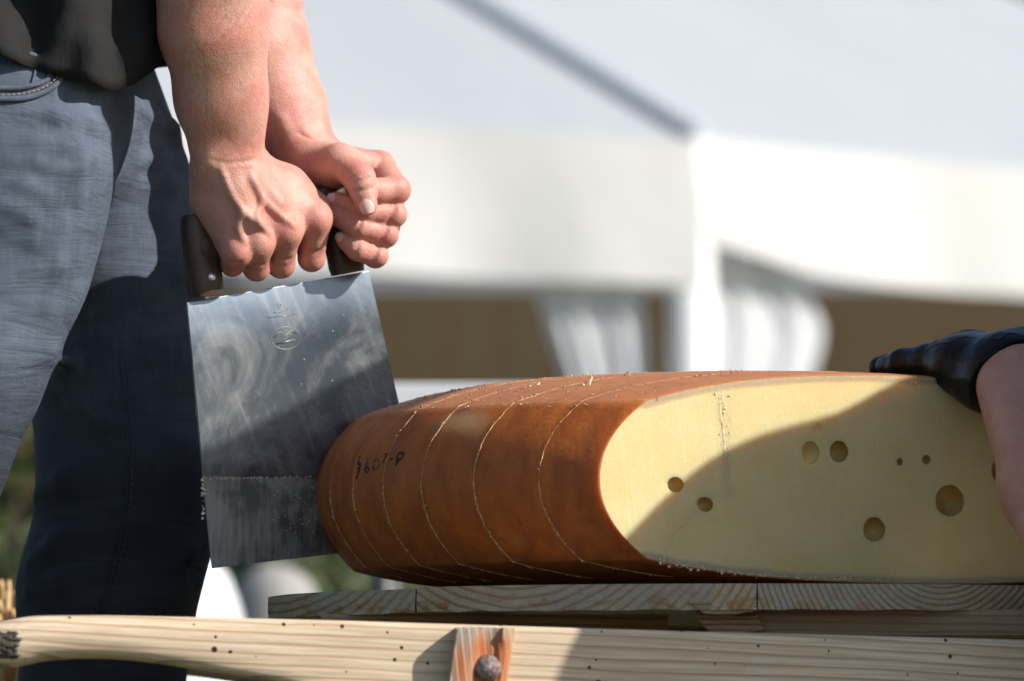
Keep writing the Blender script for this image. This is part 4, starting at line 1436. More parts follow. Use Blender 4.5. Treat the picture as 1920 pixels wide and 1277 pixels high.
FARTIPS = {}
def arm_far(F):
    """left arm, fist closed round the outer post, thumb pointing down"""
    palm = F.new()
    F.chain(palm, [J(430, -330, 0.16), J(455, -40, 0.150), J(476, 90, 0.145), J(515, 190, 0.140), J(556, 272, 0.136)], [0.040, 0.0370, 0.0335, 0.0265, 0.0215], 0.02)
    F.chain(palm, [J(440, -330, 0.18), J(478, -40, 0.165), J(498, 90, 0.160), J(541, 190, 0.152), J(582, 276, 0.142)], [0.036, 0.032, 0.0300, 0.0240, 0.0190], 0.02)
    # flexor cords at the wrist
    F.chain(palm, [J(550, 215, 0.118), J(585, 285, 0.117)], [0.004, 0.004], 0.01)
    F.chain(palm, [J(528, 225, 0.113), J(560, 290, 0.117)], [0.004, 0.004], 0.01)
    mcp = [J(712, 312, 0.132), J(728, 352, 0.143), J(722, 394, 0.147), J(706, 434, 0.147)]
    car = [J(604, 296, 0.138), J(602, 310, 0.142), J(600, 325, 0.144), J(598, 340, 0.142)]
    for i in range(4):
        F.cone(palm, car[i], mcp[i], 0.0140, 0.0118, 0.012)
    # ball of the thumb
    F.chain(palm, [J(588, 304, 0.122), J(625, 318, 0.108)], [0.0170, 0.0165], 0.012)
    F.cone(palm, J(570, 300, 0.130), J(600, 330, 0.128), 0.016, 0.014, 0.012)
    th = F.new()
    tp = [J(604, 306, 0.118), J(636, 304, 0.096), J(674, 334, 0.0775), J(687, 384, 0.0735)]
    F.chain(th, tp, [0.0160, 0.0138, 0.0118, 0.0090], 0.004)
    F.cone(th, J(676, 338, 0.0765), J(680, 352, 0.076), 0.0113, 0.0106, 0.004)
    F.cone(th, J(640, 303, 0.098), J(690, 308, 0.122), 0.0110, 0.0110, 0.010)    # web to the index finger
    fing = [([mcp[0], J(742, 356, 0.101), J(706, 358, 0.0885), J(680, 352, 0.094)], (0.0118, 0.0112, 0.0100, 0.0086)),
            ([mcp[1], J(737, 402, 0.1035), J(686, 395, 0.0905), J(632, 377, 0.0955)], (0.0115, 0.0102, 0.0092, 0.0077)),
            ([mcp[2], J(722, 440, 0.1045), J(672, 426, 0.0910), J(623, 402, 0.0955)], (0.0112, 0.0100, 0.0090, 0.0078)),
            ([mcp[3], J(704, 479, 0.1060), J(670, 468, 0.0950), J(647, 451, 0.0985)], (0.0105, 0.0094, 0.0088, 0.0074))]
    FARTIPS['f'] = fing; FARTIPS['t'] = tp
    U = None
    for pts, rd in fing:
        g = F.new()
        F.chain(g, pts, rd, 0.003)
        F.cone(g, pts[1] + np.array([0.001, -0.0015, 0]), pts[1], rd[1] * 0.95, rd[1], 0.003)
        U = g if U is None else smin(U, g, 0.0013)
    X, Y, Z = F.grids((slice(None),) * 3)
    dm = np.full(U.shape, 1.0, np.float32)
    for q in mcp:
        dm = np.minimum(dm, np.sqrt((X - q[0]) ** 2 + (Y - q[1]) ** 2 + (Z - q[2]) ** 2))
    kv = np.clip((0.022 - dm) / 0.012, 0, 1) * 0.006 + 0.0012
    body = smin(palm, U, kv)
    return smin(body, th, np.where((X < J(655, 330, 0.1)[0]), 0.006, 0.0012).astype(np.float32))

ZCUT = float(P(400, -40, 0)[2])
hn = 0.0013
lo = np.minimum(J(330, 540, 0), J(300, 540, 0)); 
F1 = Field((J(270, 0, 0)[0], -0.06, J(0, 545, 0)[2]), (J(630, 0, 0.1)[0], 0.17, ZCUT), hn)
f1 = arm_near(F1)
F2 = Field((J(420, 0, 0.1)[0], 0.045, J(0, 530, 0)[2]), (J(790, 0, 0.1)[0], 0.215, ZCUT), hn)
f2 = arm_far(F2)
def relax(V, Q, it=2, w=0.5):
    """Laplacian smoothing that takes the voxel steps off"""
    n = len(V)
    e = np.vstack([Q[:, [0, 1]], Q[:, [1, 2]], Q[:, [2, 3]], Q[:, [3, 0]]])
    for _ in range(it):
        s = np.zeros_like(V); cnt = np.zeros(n)
        for k in range(3):
            s[:, k] = np.bincount(e[:, 0], V[e[:, 1], k], n) + np.bincount(e[:, 1], V[e[:, 0], k], n)
        cnt = np.bincount(e[:, 0], minlength=n) + np.bincount(e[:, 1], minlength=n)
        V = V * (1 - w) + w * s / cnt[:, None]
    return V
def vein(F, f, pts, r, k=0.004, y0=-0.08, y1=0.2):
    q = []
    for x, y in spline(pts, 22):
        h = F.hit(f, x, y, y0, y1)
        if h is not None: q.append(h + np.array([0, r * 0.72, 0]))
    if len(q) > 4:
        q = np.array(q)
        for _ in range(3): q[1:-1] = (q[:-2] + 2 * q[1:-1] + q[2:]) / 4
        q = list(q)
    if len(q) > 2: F.chain(f, q, [r * 0.7] + [r] * (len(q) - 2) + [r * 0.5], k)
def crease(F, f, pts, r, y0=-0.08, y1=0.2):
    q = []
    for x, y in spline(pts, 9):
        h = F.hit(f, x, y, y0, y1)
        if h is not None: q.append(h + np.array([0, -r * 0.35, 0]))
    for i in range(len(q) - 1): F.cone(f, q[i], q[i + 1], r, r, 0.0022, sub=True)
for pts, r in (([(415, 318), (432, 360), (455, 395), (490, 425)], 0.0013), ([(470, 330), (492, 372), (520, 400), (552, 425)], 0.0013), ([(455, 395), (446, 425), (458, 455)], 0.0011),
               ([(492, 372), (482, 410), (505, 440)], 0.0010)):
    vein(F1, f1, pts, r)
for pts in ([(395, 300), (430, 306), (478, 300)], [(575, 470), (588, 474), (602, 470)], [(520, 486), (532, 489), (546, 485)], [(474, 496), (485, 499), (497, 496)], [(428, 492), (440, 495), (452, 492)]):
    crease(F1, f1, pts, 0.0006)
for pts in ([(650, 338), (668, 330), (690, 322)], [(655, 346), (674, 340), (696, 332)], [(663, 360), (680, 357), (700, 352)], [(690, 382), (684, 398), (676, 412)], [(678, 412), (672, 428), (664, 440)], [(674, 455), (668, 470), (660, 482)],
            [(742, 384), (736, 402), (726, 418)], [(728, 424), (721, 440), (710, 456)], [(710, 462), (704, 480), (694, 494)], [(600, 300), (622, 312), (650, 340)], [(560, 250), (590, 262), (616, 262)]):
    crease(F2, f2, pts, 0.0008, 0.04, 0.2)
ZUP = float(P(400, -330, 0)[2])
def upper(fn, x0, x1, y0, y1):      # the same forearm above the picture, coarser
    F = Field((x0, y0, ZCUT - 0.012), (x1, y1, ZUP), 0.004)
    f = fn(F)
    V, Q = F.mesh(f)
    return relax(V, Q, 2), Q
VU1, QU1 = upper(arm_near, J(250, 0, 0)[0], J(560, 0, 0)[0], -0.09, 0.07)
VU2, QU2 = upper(arm_far, J(330, 0, 0.15)[0], J(620, 0, 0.15)[0], 0.08, 0.24)
V1, Q1 = F1.mesh(f1); V1 = relax(V1, Q1, 3)
V2, Q2 = F2.mesh(f2); V2 = relax(V2, Q2, 3)

# the rest of the body, out of the picture: upper arms, trunk, neck, head, and the legs inside the jeans
man_x = P(60, 0, 0.13)[0]
SH_N = np.array([man_x - 0.02, -0.09, 1.42]); SH_F = np.array([man_x - 0.02, 0.37, 1.42])
EL_N = J(385, -420, -0.04); EL_F = J(430, -430, 0.20)
FB = Field((man_x - 0.40, -0.35, -0.02), (man_x + 0.45, 0.60, 1.86), 0.009)
fb = FB.new()
FB.chain(fb, [SH_N, EL_N], [0.052, 0.042], 0.02); FB.chain(fb, [SH_F, EL_F], [0.052, 0.042], 0.02)
FB.chain(fb, [EL_N, J(388, -300, -0.015)], [0.042, 0.036], 0.02); FB.chain(fb, [EL_F, J(436, -300, 0.168)], [0.042, 0.038], 0.02)
mid = np.array([man_x - 0.01, 0.14, 0])
for z0, rx, ry in ((0.95, 0.080, 0.13), (1.05, 0.085, 0.14), (1.20, 0.088, 0.15), (1.35, 0.085, 0.155)):
    FB.ell(fb, mid + np.array([0, 0, z0]), (rx, ry, 0.13), 0.06)
FB.cone(fb, SH_N, SH_F, 0.055, 0.055, 0.05)
FB.cone(fb, np.array([man_x - 0.01, 0.14, 1.42]), np.array([man_x + 0.05, 0.14, 1.56]), 0.06, 0.055, 0.03)
hc = np.array([man_x + 0.085, 0.14, 1.665])
FB.ell(fb, hc, (0.095, 0.075, 0.115), 0.02)
FB.cone(fb, hc + np.array([0.085, 0, -0.012]), hc + np.array([0.108, 0, -0.03]), 0.012, 0.014, 0.012)
FB.cone(fb, hc + np.array([0.06, 0, -0.085]), hc + np.array([0.085, 0, -0.085]), 0.03, 0.02, 0.02)
for sy in (-1, 1): FB.ell(fb, hc + np.array([-0.01, sy * 0.078, -0.01]), (0.02, 0.009, 0.032), 0.006)
NL = [P(-25, 200, 0.03), P(-55, 480, 0.02), P(-125, 700, 0.02), P(-215, 1000, 0.02)]
FL = [P(160, 250, 0.22), P(200, 500, 0.215), P(222, 760, 0.215), P(232, 980, 0.215), P(205, 1120, 0.215)]
NL.append(np.array([NL[-1][0] - 0.06, 0.02, 0.30])); NL.append(np.array([NL[-1][0] - 0.06, 0.02, 0.07]))
FL.append(np.array([FL[-1][0] - 0.015, 0.215, 0.34])); FL.append(np.array([FL[-1][0] - 0.02, 0.215, 0.07]))
FB.chain(fb, NL, [0.062, 0.060, 0.055, 0.048, 0.045, 0.04], 0.01)
FB.chain(fb, FL, [0.060, 0.055, 0.050, 0.049, 0.047, 0.045, 0.04], 0.01)
VB, QB = FB.mesh(fb); VB = relax(VB, QB, 2)
man = thing("person", (man_x, 0.13, 0), "man in a black t-shirt and grey-blue jeans pressing the knife with both fists", "person")
VV, QQ, off_ = [], [], 0
for v_, q_ in ((V1, Q1), (V2, Q2), (VU1, QU1), (VU2, QU2), (VB, QB)):
    VV.append(v_); QQ.append(q_ + off_); off_ += len(v_)
body = np_obj("body", np.vstack(VV), np.vstack(QQ), MAT_SKIN, man)

# redder skin over joints and fingertips
jts = [J(592, 413, 0.066), J(536, 436, 0.050), J(483, 458, 0.040), J(443, 474, 0.034), J(584, 490, 0.090), J(527, 502, 0.076), J(481, 508, 0.065), J(436, 500, 0.056)]
jts += [q for pts, rd in FARTIPS['f'] for q in (pts[1], pts[3])] + [FARTIPS['t'][2], FARTIPS['t'][3]]
av = np.vstack(VV)
red = np.zeros(len(av))
for q in jts: red = np.maximum(red, np.exp(-(np.linalg.norm(av - q, axis=1) / 0.015) ** 2))
red = np.clip(red + 0.5 * (vnoise(av, 60) - 0.35), 0, 1)
body.data.attributes.new("redness", 'FLOAT', 'POINT').data.foreach_set("value", red.astype(np.float32))
# fingernails that the photograph shows
tp = FARTIPS['t']
nail(P(688, 388, 0.0735) + np.array([0.0002, -0.0088, 0.000]), tp[3] - tp[2] + np.array([0, 0.004, 0]), (0.12, -1, -0.28), 0.0125, 0.0118, body)
for (pts, rd), (dx, dz) in zip(FARTIPS['f'][1:], ((-0.002, 0.001), (-0.002, 0.001), (-0.002, 0.001))):
    tipp = pts[3]; ax_ = unit(pts[3] - pts[2])
    nail(tipp + ax_ * 0.001 + np.array([-0.0028, -rd[3] * 0.86, 0.0018]), ax_, (-0.38, -1, 0.30), 0.0090, 0.0088, body)
# ring on the ring finger
pts, rd = FARTIPS['f'][2]
c0 = pts[1] * 0.66 + pts[0] * 0.34; t_ = unit(pts[1] - pts[0])
a_ = unit(np.cross(t_, [0, 0, 1])); b_ = np.cross(t_, a_)
ringp = [c0 + 0.0110 * (math.cos(q) * a_ + math.sin(q) * b_) for q in np.linspace(0, 2 * math.pi, 33)]
obj("finger_ring", *tube(ringp, 0.0013, 8, cap=False), MAT_RING, man)

# short fair hairs on the near forearm
rg = np.random.default_rng(9)
V = []; Fq = []
cnt = 0
for i in range(5200):
    px = 300 + 200 * rg.random(); py = 330 * rg.random() ** 1.15 - 20
    dens = math.exp(-((px - (400 + 12 * (py / 300))) / 62.0) ** 2)
    if rg.random() > dens: continue
    p = F1.hit(f1, px, py, -0.06, 0.10)
    if p is None: continue
    L = 0.004 + 0.004 * rg.random()
    dirn = unit(np.array([0.35 + rg.normal(0, 0.35), -0.40, -0.8 + rg.normal(0, 0.3)]))
    q = p + dirn * L * 0.5 + np.array([0, -0.0006, 0]); e = q + unit(dirn + np.array([0.25, 0.25, -0.1])) * L * 0.5
    w = np.array([0.00006, 0, 0.00003])
    o = len(V)
    V += [p - w, p + w, q + w * 0.8, q - w * 0.8, e]
    Fq += [(o, o + 1, o + 2, o + 3), (o + 3, o + 2, o + 4)]
hr = obj("arm_hair", V, Fq, MAT_HAIR, body, smooth=False); hr["kind"] = "stuff"
# cropped head hair
FH = Field(hc - 0.16, hc + 0.16, 0.006)
fh = FH.new()
FH.ell(fh, hc + np.array([-0.014, 0, 0.016]), (0.095, 0.080, 0.112), 0.01)
X, Y, Z = FH.grids((slice(None),) * 3)
fh = np.maximum(fh, -(Z - (hc[2] + 0.02) + (X - hc[0]) * -1.1) + 0 * Y)
VH, QH = FH.mesh(fh)
np_obj("hair", relax(VH, QH, 1), QH, MAT_HEADHAIR, man)
for sy in (-1, 1):
    V, Fq = tube([hc + np.array([0.083, sy * 0.030, 0.012]), hc + np.array([0.089, sy * 0.030, 0.012])], [0.011, 0.006], 10)
    obj("eye", V, Fq, simple("eye_white", (0.7, 0.68, 0.65), 0.2), man)
obj("mouth", *tube(spline([hc + np.array([0.090, -0.022, -0.062]), hc + np.array([0.102, 0, -0.060]), hc + np.array([0.090, 0.022, -0.062])], 9), [0.003, 0.0045, 0.005, 0.006, 0.006, 0.006, 0.005, 0.0045, 0.003], 8), simple("lips", (0.45, 0.18, 0.14), 0.5), man)

# jeans
FJ = Field((man_x - 0.42, -0.14, 0.03), (P(400, 0, 0.25)[0] + 0.03, 0.36, P(0, 20, 0.1)[2]), 0.0042)
fj = FJ.new()
near = [P(-15, 60, 0.05), P(-22, 200, 0.035), P(-28, 330, 0.03), P(-52, 480, 0.025), P(-122, 660, 0.02), P(-190, 860, 0.02)] + [NL[-2] + np.array([0, 0, 0.12]), NL[-2], NL[-1] + np.array([0, 0, -0.02])]
FJ.chain(fj, near, [0.086, 0.094, 0.094, 0.088, 0.084, 0.078, 0.07, 0.066, 0.064], 0.03)
far = [P(68, 130, 0.20), P(112, 250, 0.205), P(164, 370, 0.215), P(196, 520, 0.215), P(222, 690, 0.215), P(236, 880, 0.215), P(228, 1010, 0.215), P(200, 1120, 0.215)] + [FL[-2], FL[-1] + np.array([0, 0, -0.02])]
FJ.chain(fj, far, [0.086, 0.086, 0.084, 0.080, 0.073, 0.069, 0.069, 0.070, 0.068, 0.066], 0.02)
pelv = P(72, 120, 0.13)
FJ.ell(fj, pelv, (0.080, 0.160, 0.13), 0.026)
FJ.ell(fj, P(132, 200, 0.125), (0.056, 0.10, 0.075), 0.03)      # front of the trousers
# fly placket
FJ.chain(fj, [P(228, 150, 0.11), P(230, 230, 0.115), P(222, 320, 0.13), P(200, 400, 0.14)], [0.010, 0.010, 0.009, 0.008], 0.012)
# folds that the light picks out
def foldj(pts, r, k=0.010):
    q = []
    for (x, y) in pts:
        h = FJ.hit(fj, x, y, -0.13, 0.33)
        if h is not None: q.append(h + np.array([0, r * 0.45, 0]))
    if len(q) > 1: FJ.chain(fj, q, [r * 0.5] + [r] * (len(q) - 2) + [r * 0.5], k)
for pts, r in [([(30, 205), (100, 212), (160, 225), (200, 250)], 0.0045), ([(60, 262), (120, 270), (175, 300)], 0.004), ([(0, 345), (45, 342), (90, 372)], 0.0035),
               ([(0, 385), (50, 405), (95, 440)], 0.0035), ([(0, 430), (60, 452), (100, 470)], 0.0032), ([(10, 300), (70, 305), (130, 318)], 0.003),
               ([(140, 240), (150, 300), (148, 380)], 0.004), ([(120, 420), (108, 500), (85, 570)], 0.004),
               ([(300, 200), (325, 255), (350, 330)], 0.0045), ([(262, 200), (290, 225), (330, 235)], 0.0045), ([(258, 300), (295, 290), (345, 300)], 0.0045), ([(270, 350), (310, 342), (350, 352)], 0.004),
               ([(90, 660), (130, 680), (160, 720)], 0.007), ([(70, 930), (120, 900), (150, 870)], 0.008), ([(60, 1060), (110, 1020), (170, 990)], 0.008), ([(55, 1110), (120, 1090), (200, 1060)], 0.007),
               ([(390, 1010), (340, 1040), (290, 1080)], 0.008), ([(370, 1090), (330, 1100), (280, 1120)], 0.007), ([(110, 700), (150, 760), (200, 800)], 0.006)]:
    foldj(pts, r)
X, Y, Z = FJ.grids((slice(None),) * 3)
VJ, QJ = FJ.mesh(fj); VJ = relax(VJ, QJ, 2)
nz = vnoise(VJ, (16, 16, 34)) - 0.5
nz2 = vnoise(VJ + 7.0, (30, 30, 75)) - 0.5
VJ[:, 1] += 0.0065 * nz + 0.0030 * nz2
VJ[:, 0] += 0.0040 * (vnoise(VJ + 3.0, (14, 14, 22)) - 0.5)
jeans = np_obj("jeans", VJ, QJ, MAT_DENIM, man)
def jl(pts, r, n=40, lift=0.0):
    q = []
    for (x, y) in spline(pts, n):
        h = FJ.hit(fj, x, y, -0.13, 0.33)
        if h is not None: q.append(h + np.array([0, -lift, 0]))
    return q
def seam(pts, r, mat, name, n=40, lift=0.0008, par=None):
    q = jl(pts, r, n, lift)
    if len(q) > 3: obj(name, *tube(np.array(q), r, 8), mat, par or jeans)
pocket = [(-40, 186), (0, 186), (45, 184), (85, 172), (110, 152), (122, 128), (126, 112)]
seam(pocket, 0.0026, MAT_DENIM, "pocket_seam")
seam([(x, y - 20 + 0.0 * x) for x, y in pocket[:4]] + [(92, 140), (102, 118)], 0.0022, MAT_DENIM, "pocket_seam")
seam([(-40, 84), (0, 90), (40, 97), (75, 108), (100, 122)], 0.0022, MAT_DENIM, "waistband_seam")
seam([(64, 88), (60, 110), (66, 130), (60, 158)], 0.0012, MAT_DENIM, "coin_pocket_seam")
seam([(205, 600), (228, 680), (238, 780), (240, 880), (232, 980), (208, 1090), (190, 1150)], 0.0016, MAT_DENIM, "leg_seam")
def stitches(pts, L, gap, r, off):
    c = np.array(jl(pts, 0, 240, 0.0015 + off))
    if len(c) < 5: return
    seg = np.linalg.norm(np.diff(c, axis=0), axis=1); s = np.concatenate([[0], np.cumsum(seg)])
    parts = []
    t = 0
    while t + L < s[-1]:
        a = np.array([np.interp(t, s, c[:, k]) for k in range(3)]); b = np.array([np.interp(t + L, s, c[:, k]) for k in range(3)])
        parts.append(tube([a, (a + b) / 2 + np.array([0, -0.0004, 0]), b], r, 5))
        t += L + gap
    return merge(parts)
for pts in ([(x, y - 8) for x, y in pocket[:5]], [(-40, 68), (0, 74), (40, 82), (62, 90)]):
    st_ = stitches(pts, 0.0030, 0.0012, 0.00045, 0.0016)
    if st_: obj("stitching", *st_, MAT_THREAD, jeans)
st_ = stitches([(214, 600), (236, 680), (246, 780), (248, 880), (240, 980), (216, 1090)], 0.0035, 0.002, 0.0004, 0.0006)
if st_: obj("stitching", *st_, simple("dark_thread", (0.10, 0.11, 0.13), 0.7), jeans)
MAT_SHOE = simple("brown_leather", (0.09, 0.05, 0.03), 0.5)
for base in (NL[-1], FL[-1]):
    V, Fq = tube([(base[0] - 0.07, base[1], 0.045), (base[0] - 0.03, base[1], 0.055), (base[0] + 0.05, base[1], 0.05), (base[0] + 0.13, base[1], 0.038), (base[0] + 0.185, base[1], 0.03)], [0.035, 0.05, 0.048, 0.045, 0.022], 14, squash=0.85)
    V = [np.array([v[0], v[1], max(0.0, v[2])]) for v in V]
    obj("shoe", V, Fq, MAT_SHOE, man)

# t-shirt: trunk and sleeves, hem dipping over the belly
V = []; Fq = []
NA, NR = 160, 60
hem = {0: 108, 1: 170}
cx0 = P(80, 0, 0.13)[0]
def hem_py(a):
    """photo height of the hem at angle a (0 = front towards the cheese, -pi/2 = side towards the camera)"""
    deg = math.degrees(a)
    return float(np.interp(deg, [-180, -135, -109, -90, -78, -67, -56, -47, -38, -20, 0, 40, 90, 180], [40, 68, 110, 152, 166, 178, 190, 172, 130, 104, 92, 70, 55, 40]))
for j in range(NR + 1):
    s = j / NR
    for i in range(NA):
        a = -math.pi + 2 * math.pi * i / NA
        zb_ = P(0, hem_py(a), 0.05)[2]
        z = zb_ + (1.47 - zb_) * s
        z_rel = z - 0.90
        rx = float(np.interp(z, [0.90, 1.0, 1.2, 1.38, 1.47], [0.116, 0.120, 0.122, 0.112, 0.06]))
        ry = float(np.interp(z, [0.90, 1.0, 1.2, 1.36, 1.42, 1.47], [0.212, 0.206, 0.195, 0.20, 0.16, 0.065]))
        fold = 0.0045 * math.sin(a * 11 + 22 * z) * math.exp(-max(0, z - 0.95) * 4) + 0.003 * math.sin(a * 23 - 30 * z) * math.exp(-max(0, z - 0.92) * 8)
        fold += 0.016 * float(vnoise(np.array([[math.cos(a) * 1.0, math.sin(a) * 1.0, z * 4.0 + a * 0.8]]), 3.2)[0] - 0.5)
        k_hem = 0.0022 if s < 0.075 else 0.0
        curl = 0.006 * math.exp(-s * 14) * (0.5 + 0.5 * math.sin(a * 5))
        ex = 1 + (fold + k_hem - curl * 0.6) / 0.12
        belly = 0.012 * max(0, math.cos(a)) * math.exp(-((z - 0.99) / 0.07) ** 2)
        V.append((cx0 + (rx * ex + belly) * math.cos(a), 0.135 + ry * ex * math.sin(a) * 0.96, z))
for j in range(NR):
    for i in range(NA):
        i2 = (i + 1) % NA
        Fq.append((j * NA + i, j * NA + i2, (j + 1) * NA + i2, (j + 1) * NA + i))
shirt_parts = [(V, Fq)]
for sh0, el in ((SH_N, EL_N), (SH_F, EL_F)):
    d = unit(el - sh0)
    shirt_parts.append(tube([sh0 - d * 0.03, sh0 + d * 0.05, sh0 + d * 0.12, sh0 + d * 0.19], [0.066, 0.072, 0.073, 0.076], 28, cap=False))
tee = obj("t_shirt", *merge(shirt_parts), MAT_JERSEY, man)
sm = tee.modifiers.new("thickness", 'SOLIDIFY'); sm.thickness = 0.0018; sm.offset = 0
# belt with its buckle end under the hem
MAT_BELT = simple("grey_belt", (0.10, 0.095, 0.10), 0.5)

# ------------------------------------------------------------------ second person: gloved arm steadying the cheese
def arm2(F):
    g = F.new()
    W_ = P(1900, 700, -0.055); E_ = P(2120, 1235, -0.28)
    mid_ = W_ * 0.45 + E_ * 0.55
    d_ = unit(E_ - W_); side = unit(np.cross(d_, [0, 1, 0]))
    F.chain(g, [W_ + side * 0.008, W_ * 0.6 + E_ * 0.4 + side * 0.012, E_], [0.0235, 0.0320, 0.039], 0.02)
    F.chain(g, [W_ - side * 0.008, W_ * 0.6 + E_ * 0.4 - side * 0.012, E_], [0.0235, 0.0310, 0.039], 0.02)
    return g, W_, E_
SH2 = np.array([0.553, -0.405, 0.798]); UB1 = np.array([0.723, -0.292, 0.913]); UB2 = np.array([0.786, -0.200, 0.955])  # unseen shoulder and back, shaped to shade the cheese face and beam
F3_ = Field((0.28, -0.42, 0.42), (0.60, 0.06, 0.82), 0.003)
f3, WR, EL2 = arm2(F3_)
V3, Q3 = F3_.mesh(f3); V3 = relax(V3, Q3, 2)
FT = Field((0.30, -0.60, -0.02), (1.60, 0.50, 1.50), 0.010)
ft = FT.new()
FT.cone(ft, EL2, SH2, 0.044, 0.055, 0.02)
NECK = np.array([0.92, 0.02, 0.98]); HIP = np.array([1.22, -0.08, 0.52])
SH2R = np.array([0.84, 0.18, 0.99])
FT.chain(ft, [SH2, UB1, UB2, NECK], [0.058, 0.085, 0.065, 0.06], 0.03); FT.cone(ft, SH2R, NECK, 0.06, 0.07, 0.05)
for t in (0, 0.33, 0.66, 1.0):
    cpt = NECK * (1 - t) + HIP * t + np.array([0.05 * (1 - t), 0, -0.07 * (1 - t)])
    FT.ell(ft, cpt, (0.13, 0.16, 0.13), 0.05)
h2c = np.array([0.80, -0.01, 1.16])
FT.cone(ft, NECK, h2c, 0.06, 0.055, 0.03)
FT.ell(ft, h2c, (0.09, 0.075, 0.115), 0.02)
FT.cone(ft, h2c + np.array([-0.085, 0, -0.02]), h2c + np.array([-0.105, 0, -0.035]), 0.012, 0.013, 0.012)
for sy in (-1, 1):
    FT.chain(ft, [HIP + np.array([0, sy * 0.10, 0]), HIP + np.array([-0.16, sy * 0.15, -0.36]), HIP + np.array([0.22, sy * 0.15, -0.44])], [0.085, 0.065, 0.05], 0.03)
EL2R = np.array([0.624, -0.035, 1.185]); WR2R = np.array([0.600, -0.258, 1.205])  # unseen raised arm, added to cast the shade on the blade
FT.chain(ft, [SH2R, EL2R, WR2R], [0.052, 0.042, 0.034], 0.02)
VT, QT = FT.mesh(ft)
helper = thing("person", (1.2, -0.1, 0), "kneeling helper with bare forearm and black glove steadying the cheese, unseen body posed to cast shade", "person")
np_obj("body", np.vstack([V3, VT]), np.vstack([Q3, QT + len(V3)]), MAT_SKIN2, helper)

def surf_z(p): return z_top(math.hypot(p[0] - CC[0], p[1] - CC[1]))
FG = Field((0.25, -0.12, 0.63), (0.56, 0.16, 0.80), 0.0016)
fg = FG.new()
def on_top(px, y, lift):
    p = P(px, 700, y); p[2] = surf_z(p) + lift
    return p
for i in range(4):
    yo = i * 0.0185
    px_t = 1646 + (14, 0, 4, 26)[i]; 
    a = P(1800 + 8 * i, 682 - 3 * i, -0.020 + yo)
    b = P(1742 + 4 * i, 687 - 4 * i, 0.006 + yo); c_ = P(1692 + 3 * i, 691 - 3 * i, 0.026 + yo); d_ = P(px_t + 2, 705, 0.042 + yo)
    for q, r in ((b, 0.0125), (c_, 0.0105), (d_, 0.0078)): q[2] = max(q[2], surf_z(q) + r - 0.0016)
    gf = FG.new()
    FG.chain(gf, [a, b, c_, d_], [0.0160, 0.0138, 0.0112, 0.0082], 0.004)
    fg = smin(fg, gf, 0.0025)
for i in range(4):
    FG.cone(fg, P(1800 + 8 * i, 682 - 3 * i, -0.020 + i * 0.0185), WR + np.array([-0.002, 0.008 + 0.006 * i, -0.002]), 0.0165, 0.0215, 0.02)
FG.chain(fg, [P(1800, 698, -0.016), P(1838, 722, -0.040), P(1860, 715, -0.052)], [0.012, 0.0140, 0.018], 0.018)
FG.chain(fg, [WR + np.array([-0.006, 0.0, -0.004]), WR + np.array([0.006, -0.004, 0.004])], [0.0250, 0.0255], 0.015)
# thumb on the far side
FG.chain(fg, [P(1860, 690, 0.03), P(1800, 690, 0.085), P(1750, 700, 0.10)], [0.015, 0.012, 0.010], 0.01)
FG.chain(fg, [P(1880, 684, -0.045), P(1925, 674, -0.030), P(1965, 668, -0.020)], [0.021, 0.019, 0.017], 0.02)
X, Y, Z = FG.grids((slice(None),) * 3)
# cuff opening: cut the glove off along a slanting plane so the bare arm comes out towards the camera
cn_ = unit(EL2 - WR + np.array([0.02, -0.10, 0.06]))
co_ = P(1852, 712, -0.06)
fg = np.maximum(fg, (X - co_[0]) * cn_[0] + (Y - co_[1]) * cn_[1] + (Z - co_[2]) * cn_[2] - 0.004)
VG, QG = FG.mesh(fg); VG = relax(VG, QG, 2)
wn_ = vnoise(VG, (90, 90, 120)) - 0.5
rd_ = np.abs(vnoise(VG @ np.array([[0.8, 0.3, 0.5], [-0.3, 0.9, 0.2], [-0.5, -0.3, 0.8]]), (52, 40, 85)) - 0.5)
cg_ = VG.mean(0)
out_ = VG - cg_; out_ /= np.linalg.norm(out_, axis=1)[:, None]
VG += out_ * (0.0009 * np.exp(-(rd_ / 0.045) ** 2) + 0.0005 * wn_)[:, None]
np_obj("glove", VG, QG, MAT_GLOVE, helper)
# second glove, on the unseen arm raised for its shadow
FR = Field(WR2R - np.array([0.14, 0.26, 0.16]), WR2R + np.array([0.16, 0.10, 0.10]), 0.004)
fr_ = FR.new()
FR.cone(fr_, WR2R + np.array([0, 0.03, 0]), WR2R + np.array([0, -0.03, 0.0]), 0.037, 0.034, 0.02)
for i in range(4):      # loosely curled fingers
    o_ = np.array([0.004 * i, 0, 0.024 - 0.018 * i])
    FR.chain(fr_, [WR2R + o_ + np.array([0, -0.03, 0]), WR2R + o_ + np.array([0.004, -0.095, 0]), WR2R + o_ + np.array([0.03, -0.128, -0.004]), WR2R + o_ + np.array([0.058, -0.118, -0.006])], [0.017, 0.0125, 0.0105, 0.009], 0.006)
FR.chain(fr_, [WR2R + np.array([0.015, -0.02, 0.02]), WR2R + np.array([0.045, -0.06, 0.03]), WR2R + np.array([0.06, -0.09, 0.025])], [0.016, 0.012, 0.010], 0.008)
VR, QR = FR.mesh(fr_)
np_obj("glove", relax(VR, QR, 1), QR, MAT_GLOVE, helper)
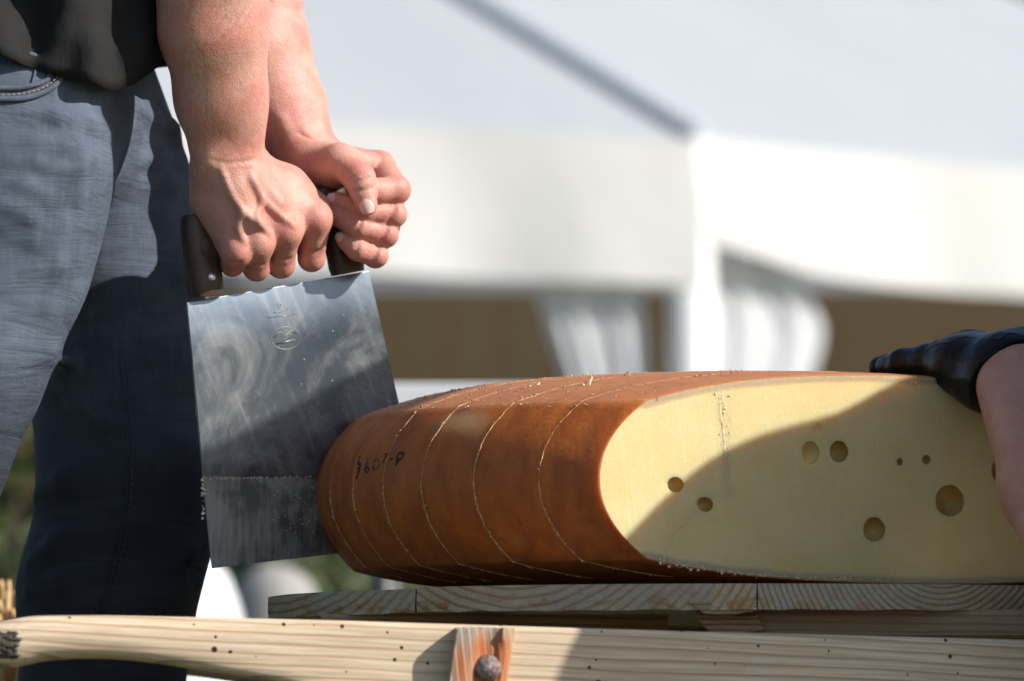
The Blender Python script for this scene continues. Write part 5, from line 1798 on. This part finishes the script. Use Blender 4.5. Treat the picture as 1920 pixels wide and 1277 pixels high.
# dark work shirt, padded out to block stray sun, and trousers
FS = Field((0.38, -0.60, 0.30), (1.60, 0.60, 1.22), 0.012)
fs = FS.new()
FS.chain(fs, [SH2, SH2 * 0.35 + EL2 * 0.65], [0.073, 0.064], 0.03); FS.chain(fs, [SH2R, SH2R * 0.45 + EL2R * 0.55], [0.068, 0.058], 0.03); FS.cone(fs, SH2 + np.array([0.13, 0.02, -0.08]), HIP + np.array([-0.12, -0.10, 0.06]), 0.10, 0.14, 0.05)
FS.chain(fs, [SH2, UB1, UB2, NECK], [0.075, 0.102, 0.074, 0.075], 0.02); FS.cone(fs, SH2R, NECK, 0.078, 0.080, 0.05)
for t in (0.08, 0.33, 0.66, 1.0):
    cpt = NECK * (1 - t) + HIP * t + np.array([0.05 * (1 - t), 0, -0.07 * (1 - t)])
    FS.ell(fs, cpt + np.array([0, -0.08 - 0.08 * min(1, t * 2), 0]), (0.145, 0.19, 0.145), 0.05)
VS, QS = FS.mesh(fs)
np_obj("shirt", relax(VS, QS, 2), QS, MAT_JERSEY, helper)
FP_ = Field((0.80, -0.45, -0.01), (1.60, 0.30, 0.66), 0.012)
fp_ = FP_.new()
for sy in (-1, 1):
    FP_.chain(fp_, [HIP + np.array([0, sy * 0.10, 0]), HIP + np.array([-0.16, sy * 0.15, -0.36]), HIP + np.array([0.20, sy * 0.15, -0.44])], [0.105, 0.085, 0.062], 0.03)
FP_.ell(fp_, HIP, (0.16, 0.19, 0.12), 0.05)
VP, QP = FP_.mesh(fp_)
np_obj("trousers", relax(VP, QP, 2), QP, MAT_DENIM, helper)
FH2 = Field(h2c - 0.16, h2c + 0.16, 0.007)
fh2 = FH2.new()
FH2.ell(fh2, h2c + np.array([0.014, 0, 0.016]), (0.093, 0.082, 0.112), 0.01)
X, Y, Z = FH2.grids((slice(None),) * 3)
fh2 = np.maximum(fh2, -(Z - (h2c[2] + 0.02) + (X - h2c[0]) * 1.1) + 0 * Y)
VH2, QH2 = FH2.mesh(fh2)
np_obj("hair", relax(VH2, QH2, 1), QH2, MAT_HEADHAIR, helper)
